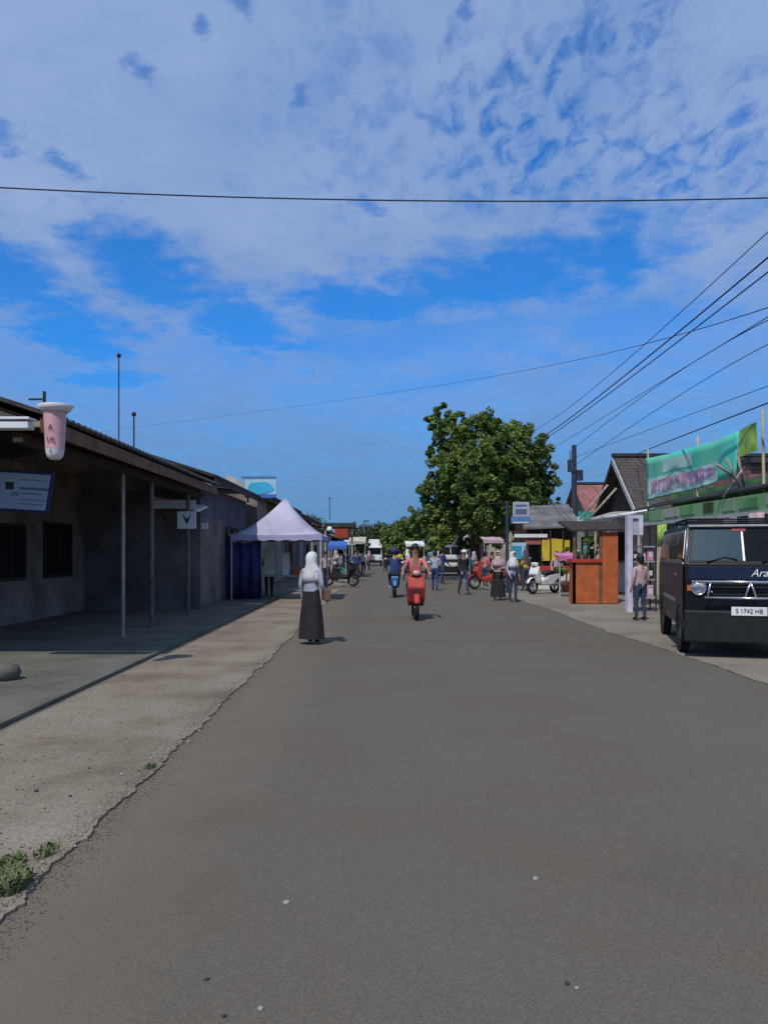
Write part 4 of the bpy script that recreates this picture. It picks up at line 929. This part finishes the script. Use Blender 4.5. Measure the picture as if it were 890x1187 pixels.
for i, (px, Y, py, lab) in enumerate([(422, 85, 604, 'thin pale lamp pole rising near the end of the road'), (405, 70, 612, 'short dark pole before the far left house'), (447, 95, 609, 'farthest lamp pole on the right of the road end')]):
    t = W('street_lamp', lab, 'street lamp', (X(px, Y), Y, 0), 'distant poles'); x = X(px, Y)
    MB().cyl((x, Y, 0), (x, Y, Z(py, Y)), .07, n=8).build('pole', 'steel' if i != 1 else 'pole_dark', t); MB().obox((x+.25, Y, Z(py, Y)), (.6, .2, .12)).build('lamp_head', 'steel_dark', t)

# ------------------------------------------------------------------ vehicles
def van(label, loc, rz, paint, panel, glassL, glassR, detail=True, name='parked_van'):
    t = thing(name, label, 'van', loc, rz)
    if detail: t.scale = (.94, 1, 1)
    hw = .86
    prof = [(.05,.36),(.0,.42),(.0,1.08),(.04,1.30),(.30,1.83),(.42,1.87),(3.85,1.87),(3.98,1.75),(4.0,1.2),(4.0,.42),(3.95,.36)]
    body = MB(); n = len(prof)
    # loft with slight tumble-home
    xs = [(-hw, 0), (-hw+.0, 1), (hw-.0, 1), (hw, 0)]
    def ring(xx, inset): return [(xx*(1 - (.10 if z > 1.3 else 0)*((z-1.3)/.57 if z > 1.3 else 0)*inset), yy, z) for yy, z in prof]
    body.add(ring(-hw, 1) + ring(hw, 1), [tuple(range(n))[::-1], tuple(range(n, 2*n))] + [(i, (i+1)%n, n+(i+1)%n, n+i) for i in range(n)])
    bo = body.build('body', paint, t, .035)
    # windscreen: two panes on the sloping plane from (y .055,z 1.33) to (y .285,z 1.80)
    def slope(z): return .04 + (z-1.30)/(1.83-1.30)*.26
    def plane(x0, x1, z0, z1, off, th=.006, tx=0.0):
        f = 1 - .10*(z1-1.3)/.57
        a = [(x0, slope(z0)-off, z0), (x1, slope(z0)-off, z0), (x1, slope(z0)-off+th, z0), (x0, slope(z0)-off+th, z0)]
        b = [(x0*f, slope(z1)-off, z1), (x1*f, slope(z1)-off, z1), (x1*f, slope(z1)-off+th, z1), (x0*f, slope(z1)-off+th, z1)]
        return MB().hexa(a, b)
    ws = plane(-.80, .80, 1.325, 1.815, .010).build('windscreen', 'black_plastic', t)
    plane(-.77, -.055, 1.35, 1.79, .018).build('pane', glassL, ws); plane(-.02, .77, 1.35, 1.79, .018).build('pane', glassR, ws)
    plane(-.053, -.022, 1.35, 1.79, .022).build('centre_bar', 'steel', ws)
    if detail:
        plane(-.18, .02, 1.765, 1.80, .027).build('sticker', mat('sticker_red', (.3,.05,.05), .6), ws)
        for sx_ in (-1, 1):
            MB().tube([(sx_*.845, .04, 1.30), (sx_*.78, .275, 1.81)], .02).build('pillar_trim', 'steel', t)
        for xx in (-.55, .2): MB().tube([(xx, .03, 1.33), (xx+.25, .06, 1.40), (xx+.42, .04, 1.365)], .008).build('wiper', 'black_plastic', ws)
    MB().box(-.78, .78, .24, .28, 1.835, 1.862).build('gutter', 'steel_pale' if detail else 'steel', t)
    MB().box(-.80, .80, -.012, -.002, 1.09, 1.27).build('nose_panel', panel, t, .01)
    g = MB()
    for k in range(4): g.box(-.52, .52, -.015, -.003, .87+k*.05, .90+k*.05)
    g.build('grille', 'black_plastic', t)
    for sx_ in (-1, 1):
        h = MB().torus((sx_*.67, -.01, .97), .095, .016, 'y').build('headlight', 'chrome', t)
        MB().ball((sx_*.67, -.005, .97), (.088, .035, .088), 16).build('lens', 'lamp_glass', h)
        MB().box(sx_*.80-.03, sx_*.80+.03, -.02, 0, .93, 1.01).build('indicator', 'orange', t)
    MB().box(-.87, .87, -.1, .03, .22, .66).build('bumper', 'black_plastic', t, .02)
    pl = MB().box(-.24, .24, -.116, -.102, .60, .72).build('number_plate', 'white_paint', t, .004)
    text('S 1742 HB', .085, at(0, -.12, .66), 'ink', pl)
    if detail:
        gd = MB(); gd.tube([(-.78, -.1, 1.06), (.78, -.1, 1.06)], .02).tube([(-.6, -.1, .84), (.78, -.1, .84)], .018)
        for a, b in ((-.56, -.52), (-.06, .02), (.10, .02), (.56, .52)): gd.tube([(a, -.1, .845), (b, -.1, 1.055)], .015)
        for xx in (-.5, .5): gd.tube([(xx, -.1, .92), (xx, .0, .92)], .014)
        gd.build('bull_bar', 'chrome', t)
        text('Arash', .15, at(.22, -.016, 1.18), 'white_paint', t, depth=.002, shear=.35)
        rk = MB()
        for yy in (.55, 1.4, 2.3, 3.2): rk.tube([(-.76, yy, 1.95), (.76, yy, 1.95)], .015)
        for sx_ in (-1, 1):
            rk.tube([(sx_*.76, .5, 1.95), (sx_*.76, 3.3, 1.95)], .018)
            for yy in (.6, 1.9, 3.2): rk.tube([(sx_*.76, yy, 1.86), (sx_*.76, yy, 1.95)], .014)
        rk.build('roof_rack', 'black_plastic', t)
    # side windows, mirrors, handles
    for sx_ in (-1, 1):
        def sw(y0, y1, a0=0):
            z0, z1 = 1.33, 1.76
            def xx(z, o): return sx_*(hw*(1-.10*(z-1.3)/.57) + o)
            fo = MB().hexa([(xx(z0,.002),y0-a0-.03,z0-.03),(xx(z0,.002),y1+.03,z0-.03),(xx(z0,.012),y1+.03,z0-.03),(xx(z0,.012),y0-a0-.03,z0-.03)], [(xx(z1,.002),y0-.03,z1+.03),(xx(z1,.002),y1+.03,z1+.03),(xx(z1,.012),y1+.03,z1+.03),(xx(z1,.012),y0-.03,z1+.03)]).build('side_window', 'steel', t)
            MB().hexa([(xx(z0,.013),y0-a0,z0),(xx(z0,.013),y1,z0),(xx(z0,.017),y1,z0),(xx(z0,.017),y0-a0,z0)], [(xx(z1,.013),y0,z1),(xx(z1,.013),y1,z1),(xx(z1,.017),y1,z1),(xx(z1,.017),y0,z1)]).build('pane', 'glass_dark', fo)
        sw(.45, 1.05, .2); sw(1.25, 2.35); sw(2.5, 3.6)
        dr = MB().box(min(sx_*.862, sx_*.866), max(sx_*.862, sx_*.866), .2, 1.12, .5, 1.27).build('door', paint, t, .002)
        MB().box(min(sx_*.868, sx_*.89), max(sx_*.868, sx_*.89), .95, 1.08, 1.12, 1.15).build('handle', 'steel', dr)
        mr = MB().obox((sx_*1.0, .2, 1.48), (.12, .05, .22)).build('mirror', 'black_plastic', t, .01)
        MB().tube([(sx_*.84, .22, 1.36), (sx_*.98, .21, 1.40)], .012).build('mirror_arm', 'black_plastic', mr)
        MB().box(min(sx_*.862, sx_*.875), max(sx_*.862, sx_*.875), 1.2, 2.9, .7, .76).build('side_moulding', 'steel', t)
        for yy in (.62, 3.2):
            wh = MB().torus((sx_*.80, yy, .31), .235, .078, 'x', 28, 10).build('wheel', 'rubber', t)
            MB().cyl((sx_*.74, yy, .31), (sx_*.85, yy, .31), .17, .14, 20).build('rim', 'steel', wh)
            MB().torus((sx_*.862, yy, .36), .34, .02, 'x', 28, 6).build('wheel_arch', 'black_plastic', t)
    return t
van('black boxy van with chrome bull bar and split windscreen on the roadside', (5.10, 10.7, .03), R(-15), 'black_paint', 'navy_paint', 'glass_sky_tint', 'glass_dark')
van('small white van facing the camera under the big tree', (X(523, 48), 48, .012), 0, 'white_paint', 'white_paint', 'glass_dark', 'glass_dark', False)
# distant white box truck
TK = thing('box_truck', 'white box truck far down the middle of the street', 'truck', (X(434, 84), 84, .012))
MB().box(-.85, .85, 1.5, 5, .8, 2.9).build('cargo_box', 'white_paint', TK, .03); MB().box(-.8, .8, 0, 1.4, .45, 2.1).build('cab', 'white_paint', TK, .08)
MB().box(-.7, .7, -.02, -.001, 1.25, 1.95).build('windscreen', 'glass_dark', TK)
MB().box(-.8, .8, -.1, -.01, .4, .62).build('bumper', 'black_plastic', TK)
for sx_ in (-1, 1):
    MB().ball((sx_*.6, -.02, .85), (.1, .04, .08)).build('headlight', 'lamp_glass', TK)
    for yy in (.7, 4.1): MB().torus((sx_*.72, yy, .36), .26, .1, 'x', 16, 8).build('wheel', 'rubber', TK)

# ------------------------------------------------------------------ people and scooters
def grow(joints, edges, root):
    me = bpy.data.meshes.new('g'); me.from_pydata([j[0] for j in joints], edges, []); ob = bpy.data.objects.new('g', me); COL.objects.link(ob)
    ob.modifiers.new('s', 'SKIN')
    if not me.skin_vertices: pass
    sk = me.skin_vertices[0].data
    for i, j in enumerate(joints): sk[i].radius = (j[1], j[1]) if not hasattr(j[1], '__len__') else j[1]; sk[i].use_root = (i == root)
    sb = ob.modifiers.new('b', 'SUBSURF'); sb.levels = 1; sb.render_levels = 1
    dg = bpy.context.evaluated_depsgraph_get(); dg.update()
    r = bpy.data.meshes.new_from_object(ob.evaluated_get(dg)); bpy.data.objects.remove(ob); return r

def person(label, loc, rz, pose, top, legs, h=1.6, head='hair', shoe='cloth_black', group='people in the street market', skirt=None, long_sleeve=True):
    s = h / 1.7; t = thing('person', label, 'person', loc, rz, group)
    if pose == 'ride':
        pel, ch, nk = (0,.12,.83), (0,.04,1.24), (0,.0,1.42)
        L = {'hip': (.1,.1,.80), 'knee': (.17,-.30,.76), 'ank': (.14,-.26,.36), 'toe': (.14,-.40,.33), 'sh': (.18,.03,1.33), 'el': (.27,-.16,1.12), 'wr': (.29,-.38,1.06)}
        Rr = dict(L)
    else:
        st = .16 if pose == 'walk' else .03
        pel, ch, nk = (0,0,.92), (0,-.01,1.26), (0,-.015,1.43)
        L = {'hip': (.09,0,.88), 'knee': (.10,-st*.8-.02,.49), 'ank': (.10,-st*1.1,.09), 'toe': (.11,-st*1.1-.14,.04), 'sh': (.18,0,1.36), 'el': (.23,st*.7,1.09), 'wr': (.24,st*.4-.06,.86)}
        Rr = {'hip': (.09,0,.88), 'knee': (.10,st*.5-.03,.49), 'ank': (.10,st*1.4,.10), 'toe': (.11,st*1.4-.13,.04), 'sh': (.18,0,1.36), 'el': (.24,-st*.5+.03,1.09), 'wr': (.23,-st*1.2-.1,.88)}
        if pose == 'carry':
            for q in (L, Rr): q['el'] = (.22, .02, 1.1); q['wr'] = (.13, -.24, 1.08)
    J = []; E = []; B = []
    def add(p, r, par=None, b='top', mirror=1):
        J.append(((p[0]*mirror*s, p[1]*s, p[2]*s), tuple(q*s for q in r) if hasattr(r, '__len__') else r*s)); i = len(J)-1
        if par is not None: E.append((par, i)); B.append(b)
        return i
    P0 = add(pel, (.15,.11)); w_ = add(tuple((a+b)/2 for a, b in zip(pel, ch)), (.135,.10), P0, 'top'); c = add(ch, (.155,.11), w_, 'top')
    k = add(nk, .055, c, 'skin'); hd0 = add((nk[0], nk[1]-.02, nk[2]+.11), (.078,.088), k, 'skin'); hd1 = add((nk[0], nk[1]-.01, nk[2]+.21), (.075,.09), hd0, 'skin')
    for D, m in ((L, 1), (Rr, -1)):
        a = add(D['sh'], .062, c, 'top', m); e = add(D['el'], .045, a, 'top', m); wv = add(D['wr'], .028, e, 'top' if long_sleeve else 'skin', m)
        d = (Vector(D['wr']) - Vector(D['el'])).normalized()
        pm = Vector(D['wr']) + d*.06; pa = add(tuple(pm), (.036,.018), wv, 'skin', m)
        side = Vector((1, 0, 0)); side = (side - d*side.dot(d)).normalized()
        if abs(d.z) > .8: side = Vector((0, 1, 0)); side = (side - d*side.dot(d)).normalized()
        curl = d.cross(side)
        for q, ln in ((-1.5, .06), (-.5, .075), (.5, .08), (1.5, .07)):
            b0 = pm + side*(q*.018) + d*.03; f1 = b0 + d*ln*.5; f2 = f1 + d*ln*.35 - curl*ln*.3
            i1 = add(tuple(f1), .0085, pa, 'skin', m); add(tuple(f2), .007, i1, 'skin', m)
        th = add(tuple(pm + side*.04 - d*.01), .010, pa, 'skin', m); add(tuple(pm + side*.055 + d*.03), .008, th, 'skin', m)
        hp = add(D['hip'], .098, P0, 'legs', m); kn = add(D['knee'], .062, hp, 'legs', m); an = add(D['ank'], .042, kn, 'legs', m); add(D['toe'], (.042,.032), an, 'shoe', m)
    me = grow(J, E, P0)
    mats = {'top': top, 'legs': legs, 'skin': 'skin', 'shoe': shoe}; order = ['top', 'legs', 'skin', 'shoe']
    me.materials.clear()
    for q in order: me.materials.append(M[mats[q]])
    me.materials.append(M['ink']); me.materials.append(M['cloth_pink'])
    segs = [(Vector(J[a][0]), Vector(J[b][0]), order.index(B[i])) for i, (a, b) in enumerate(E)]
    for p in me.polygons:
        best = (9, 0)
        for a, b, m_i in segs:
            ab = b-a; q = max(0, min(1, (p.center-a).dot(ab)/max(ab.length_squared, 1e-9))); dd = (p.center-(a+ab*q)).length
            if dd < best[0] - 1e-5: best = (dd, m_i)
        p.material_index = best[1]; p.use_smooth = True
    # face and ears joined into the body mesh
    bm = bmesh.new(); bm.from_mesh(me)
    hc = Vector(J[hd0][0]).lerp(Vector(J[hd1][0]), .45); fr_ = hc + Vector((0, -.093*s, 0))
    def blob3(c_, r_, mi):
        g = bmesh.ops.create_uvsphere(bm, u_segments=8, v_segments=6, radius=1)
        for v in g['verts']: v.co = Vector((v.co.x*r_[0]*s, v.co.y*r_[1]*s, v.co.z*r_[2]*s)) + c_
        for f in {f for v in g['verts'] for f in v.link_faces}: f.material_index = mi; f.smooth = True
    for m in (1, -1):
        blob3(fr_ + Vector((m*.03*s, .012*s, .012*s)), (.012, .008, .007), 4); blob3(hc + Vector((m*.082*s, .005*s, 0)), (.012, .022, .03), 2)
    blob3(fr_ + Vector((0, -.004*s, -.015*s)), (.013, .02, .024), 2); blob3(fr_ + Vector((0, .012*s, -.052*s)), (.024, .008, .007), 5)
    bm.to_mesh(me); bm.free(); link('body', me, t)
    if head == 'hair':
        hm = MB().ball((hc.x, hc.y+.018*s, hc.z+.03*s), (.098*s, .105*s, .105*s), 16).ball((hc.x, hc.y+.06*s, hc.z-.04*s), (.08*s, .06*s, .09*s), 12)
        hm.build('hair', 'hair', t)
    elif head.startswith('scarf'):
        # headscarf: hood around the face falling over the shoulders
        hm = MB(); rows = []; n = 20; z0 = hc.z
        for z, rx, ry, yo in ((z0+.115*s, .01, .01, .01), (z0+.105*s, .05, .055, .01), (z0+.07*s, .088, .10, .015), (z0+.0*s, .103, .115, .03), (z0-.08*s, .10, .11, .03), (z0-.15*s, .115, .12, .02), (z0-.22*s, .17, .135, .01), (z0-.34*s, .205, .14, .0), (z0-.44*s, .205, .15, .0)):
            for i in range(n):
                a = 2*math.pi*i/n; fold = 1 + .05*math.sin(i*5)*(z < z0-.1*s)
                rows.append((hc.x + rx*s*math.cos(a)*fold, hc.y + yo*s + ry*s*math.sin(a)*fold, z))
        fs = []
        for j in range(8):
            for i in range(n):
                a = 2*math.pi*(i+.5)/n
                if j in (3,) and math.sin(a) < -.72: continue      # opening for the face
                if j in (2,) and math.sin(a) < -.8: continue
                fs.append((j*n+i, j*n+(i+1)%n, (j+1)*n+(i+1)%n, (j+1)*n+i))
        o = hm.add(rows, fs, 0, True).build('headscarf', head.split(':')[1], t); q = o.modifiers.new('s', 'SOLIDIFY'); q.thickness = .006
    elif head.startswith('helmet'):
        hm = MB().ball((hc.x, hc.y+.015*s, hc.z+.035*s), (.13*s, .145*s, .13*s), 18); o = hm.build('helmet', head.split(':')[1], t)
        MB().obox((hc.x, hc.y-.14*s, hc.z+.07*s), (.2*s, .07*s, .012)).build('peak', 'black_plastic', o)
    elif head.startswith('cap'):
        o = lathe(MB(), hc.x, hc.y+.01, [(.103*s, hc.z+.035*s), (.10*s, hc.z+.09*s), (.07*s, hc.z+.125*s), (.001, hc.z+.135*s)], 16).build('cap', head.split(':')[1], t)
        MB().obox((hc.x, hc.y-.13*s, hc.z+.045*s), (.14*s, .1*s, .01), (R(8),0,0)).build('peak', head.split(':')[1], o)
    if skirt:
        zt = J[P0][0][2]; o = MB(); n = 24; rows = []
        for z, rx in ((zt+.05*s, .165), (zt-.15*s, .19), (zt-.45*s, .23), (.10*s, .26)):
            for i in range(n):
                a = 2*math.pi*i/n; f = 1 + (.07*math.sin(i*2.1) + .04*math.sin(i*3.7+1))*(z < zt-.1); rows.append((rx*s*math.cos(a)*f, rx*.8*s*math.sin(a)*f, z))
        o.add(rows, [(j*n+i, j*n+(i+1)%n, (j+1)*n+(i+1)%n, (j+1)*n+i) for j in range(3) for i in range(n)], 0, True)
        o.build('skirt', skirt, t)
    return t

def scooter(label, loc, rz, m='red'):
    t = thing('scooter', label, 'scooter', loc, rz, 'scooters in the street market')
    for nm, yy in (('front_wheel', -.62), ('rear_wheel', .62)):
        wh = MB().torus((0, yy, .28), .23, .05, 'x', 24, 8).build(nm, 'rubber', t)
        r_ = MB().torus((0, yy, .28), .185, .012, 'x', 20, 6).cyl((-.05, yy, .28), (.05, yy, .28), .035)
        for k in range(6):
            a = k*math.pi/3; r_.tube([(0, yy, .28), (0, yy+.18*math.cos(a), .28+.18*math.sin(a))], .008, 5)
        r_.build('rim', 'steel', wh)
    for nm, yy in (('front_mudguard', -.62), ('rear_mudguard', .62)):
        vs = []; n = 12
        for i in range(n+1):
            a = R(20 + 140*i/n)
            for xx in (-.06, .06): vs.append((xx, yy+.31*math.cos(a), .28+.31*math.sin(a)))
        o = MB().add(vs, [(2*i,2*i+1,2*i+3,2*i+2) for i in range(n)], 0, True).build(nm, m, t); q = o.modifiers.new('s','SOLIDIFY'); q.thickness = .008
    MB().prism([(-.42,.42),(-.30,.30),(.35,.30),(.75,.55),(.80,.68),(.62,.72),(.15,.66),(-.05,.5),(-.30,.48)], 'x', -.12, .12).build('body', m, t, .04)
    MB().prism([(-.46,.98),(-.52,.95),(-.62,.72),(-.50,.40),(-.40,.36),(-.40,.7)], 'x', -.19, .19).build('leg_shield', m, t, .03)
    MB().prism([(-.02,.72),(.0,.66),(.70,.73),(.72,.79),(.35,.82),(.1,.78)], 'x', -.13, .13).build('seat', 'cloth_black', t, .03)
    MB().tube([(0, -.62, .28), (0, -.44, .98)], .03).build('fork', 'steel', t)
    hb = MB().tube([(-.34,-.36,1.03), (-.15,-.45,1.05), (.15,-.45,1.05), (.34,-.36,1.03)], .018).build('handlebar', 'black_plastic', t)
    MB().obox((0,-.5,1.04), (.24,.13,.14)).build('cowl', m, t, .03)
    MB().ball((0,-.565,1.03), (.08,.03,.055), 14).build('headlight', 'lamp_glass', t)
    for sx_ in (-1, 1):
        a = MB().tube([(sx_*.22,-.42,1.05), (sx_*.27,-.42,1.22)], .008).build('mirror', 'black_plastic', t)
        MB().ball((sx_*.28,-.42,1.25), (.06,.015,.04), 12).build('mirror_glass', 'steel', a)
    MB().cyl((.14,.2,.3), (.16,.85,.36), .05, .06).build('exhaust', 'steel', t)
    MB().box(-.1, .1, -.655, -.645, .60, .67).build('number_plate', 'ink', t)
    return t
# riders: scooter, then person at the same spot
scooter('red scooter ridden toward the camera by the woman in pink', (X(481, 17.5), 17.5, .012), 0, 'red')
person('woman in pink top riding a red scooter toward the camera', (X(481, 17.5), 17.5, .012), 0, 'ride', 'cloth_pink', 'denim', 1.68, 'hair', long_sleeve=False)
scooter('blue scooter ridden away left of the pink rider', (X(457, 26), 26, .012), R(180), 'blue_sign')
person('rider in dark blue jacket seen from behind on a blue scooter', (X(457, 26), 26, .012), R(180), 'ride', 'cloth_blue', 'cloth_black', 1.62, 'helmet:cloth_blue')
person('woman in white headscarf standing at the left road edge before the canopy', (X(361, 12.6), 12.6, .012), R(150), 'stand', 'cloth_grey', 'cloth_black', 1.50, 'scarf:cloth_white', skirt='cloth_black')
bx_, by_ = X(361, 12.6), 12.6
bg_ = thing('shoulder_bag', 'small brown shoulder bag hanging at the white headscarf woman\'s side', 'bag', (bx_+.24, by_-.03, .72), R(20))
MB().box(-.05, .05, -.12, .12, 0, .2).build('pouch', 'door_brown', bg_, .02)
MB().tube([(0,-.1,.19), (-.03,-.06,.38), (-.05,0,.47), (-.03,.06,.38), (0,.1,.19)], .008).build('strap', 'timber_dark', bg_)
person('man in white cap and dark shirt standing left of the big tree trunk', (X(537, 27), 27, .012), R(20), 'walk', 'cloth_black', 'denim', 1.56, 'cap:cloth_white')
person('shopper in pale blue shirt walking behind the pink rider', (X(504, 30), 30, .012), R(170), 'walk', 'cloth_grey', 'cloth_blue', 1.55, 'hair')
person('woman in rose blouse standing by the cyan cloth banner', (X(577, 24), 24, .03), R(-20), 'carry', 'cloth_rose', 'cloth_black', 1.52, 'scarf:cloth_rose', skirt='cloth_black')
person('woman in grey-blue blouse and white headscarf beside the cyan banner', (X(594, 23), 23, .03), R(30), 'stand', 'cloth_grey', 'denim', 1.50, 'scarf:cloth_white')
person('shopper in rose top bending at the display rack', (X(742, 16.6), 16.6, .03), R(200), 'stand', 'cloth_rose', 'denim', 1.42, 'hair')
person('vendor in teal shirt standing under the white canopy', (X(312, 25.4), 25.4, .05), R(0), 'carry', 'cloth_teal', 'cloth_black', 1.58, 'hair')
person('passer-by in dark jacket far beyond the blue awning', (X(413, 40), 40, .012), R(0), 'walk', 'cloth_blue', 'cloth_black', 1.6, 'hair')
person('passer-by in white shirt far along the left road edge', (X(421, 48), 48, .012), R(170), 'walk', 'cloth_white', 'denim', 1.6, 'cap:cloth_black')
# the crowd and the small stalls down the street
for a in [(388, 401, 60, 629, 635, 1.4, 'orange', 'small orange cloth awning far down the left roadside'), (398, 412, 68, 626, 631, 1.4, 'white_cloth', 'small white cloth awning beyond the orange one on the left'),
          (452, 470, 64, 628, 633, 1.4, 'blue_cloth', 'dark blue cloth awning under the low leaning tree'), (470, 492, 54, 627, 633, 1.4, 'plaster_white', 'dirty white cloth awning left of the white van'),
          (560, 584, 36, 622, 629, 1.3, 'cloth_rose', 'faded rose cloth awning between the tree trunk and the pole sign'), (556, 576, 44, 618, 624, 1.3, 'sheet_grey', 'grey sheet awning behind the rose one by the trunk')]:
    fabric_awning(*a)
crowd = 'people in the distant crowd'
rc = random.Random(9)
tops = [('cloth_rose', 'rose'), ('cloth_white', 'white'), ('cloth_blue', 'dark blue'), ('cloth_teal', 'teal'), ('cloth_pink', 'red-pink'), ('cloth_black', 'black'), ('yellow', 'yellow')]
spots = [(378, 31, 'by the blue awning'), (389, 38, 'under the flat dark awning'), (401, 46, 'at the far corner post of the flat awning'), (409, 56, 'before the orange awning'), (428, 62, 'left of the distant truck'), (447, 58, 'right of the distant truck'),
         (463, 50, 'before the dark blue awning'), (472, 40, 'behind the pink rider'), (494, 44, 'left of the white van'), (512, 36, 'in front of the white van'), (549, 39, 'against the big tree trunk'), (562, 33, 'before the rose awning'), (570, 35, 'under the rose awning'), (609, 29, 'beside the yellow panel'), (645, 29.5, 'at the yellow stall counter'), (677, 27, 'below the green signboard')]
for i, (px, Y, wh) in enumerate(spots):
    tp_, nm = tops[i % 7]; sc = i % 3 == 1
    person(f'distant figure in {nm} top ' + ('and headscarf ' if sc else '') + wh, (X(px, Y), Y, .03), rc.uniform(-3, 3), rc.choice(['stand', 'walk', 'carry']), tp_, rc.choice(['denim', 'cloth_black']), rc.uniform(1.48, 1.66), 'scarf:' + rc.choice(['cloth_white', 'cloth_black', 'cloth_rose']) if sc else 'hair', group=crowd)
scooter('parked teal scooter at the far end of the flat awning', (X(400, 42), 42, .05), R(80), 'cloth_teal')
scooter('parked red scooter before the rose awning', (X(566, 31), 31, .03), R(-70), 'red')
scooter('parked dark scooter beside the flat awning', (X(395, 33), 33, .05), R(60), 'cloth_black')
scooter('parked white scooter before the yellow food stall', (X(630, 27.5), 27.5, .03), R(-50), 'white_paint')

# ------------------------------------------------------------------ render settings
C.render.engine = 'CYCLES'
C.view_settings.view_transform = 'Standard'; C.view_settings.look = 'None'; C.view_settings.exposure = 0; C.view_settings.gamma = 1
C.render.film_transparent = False
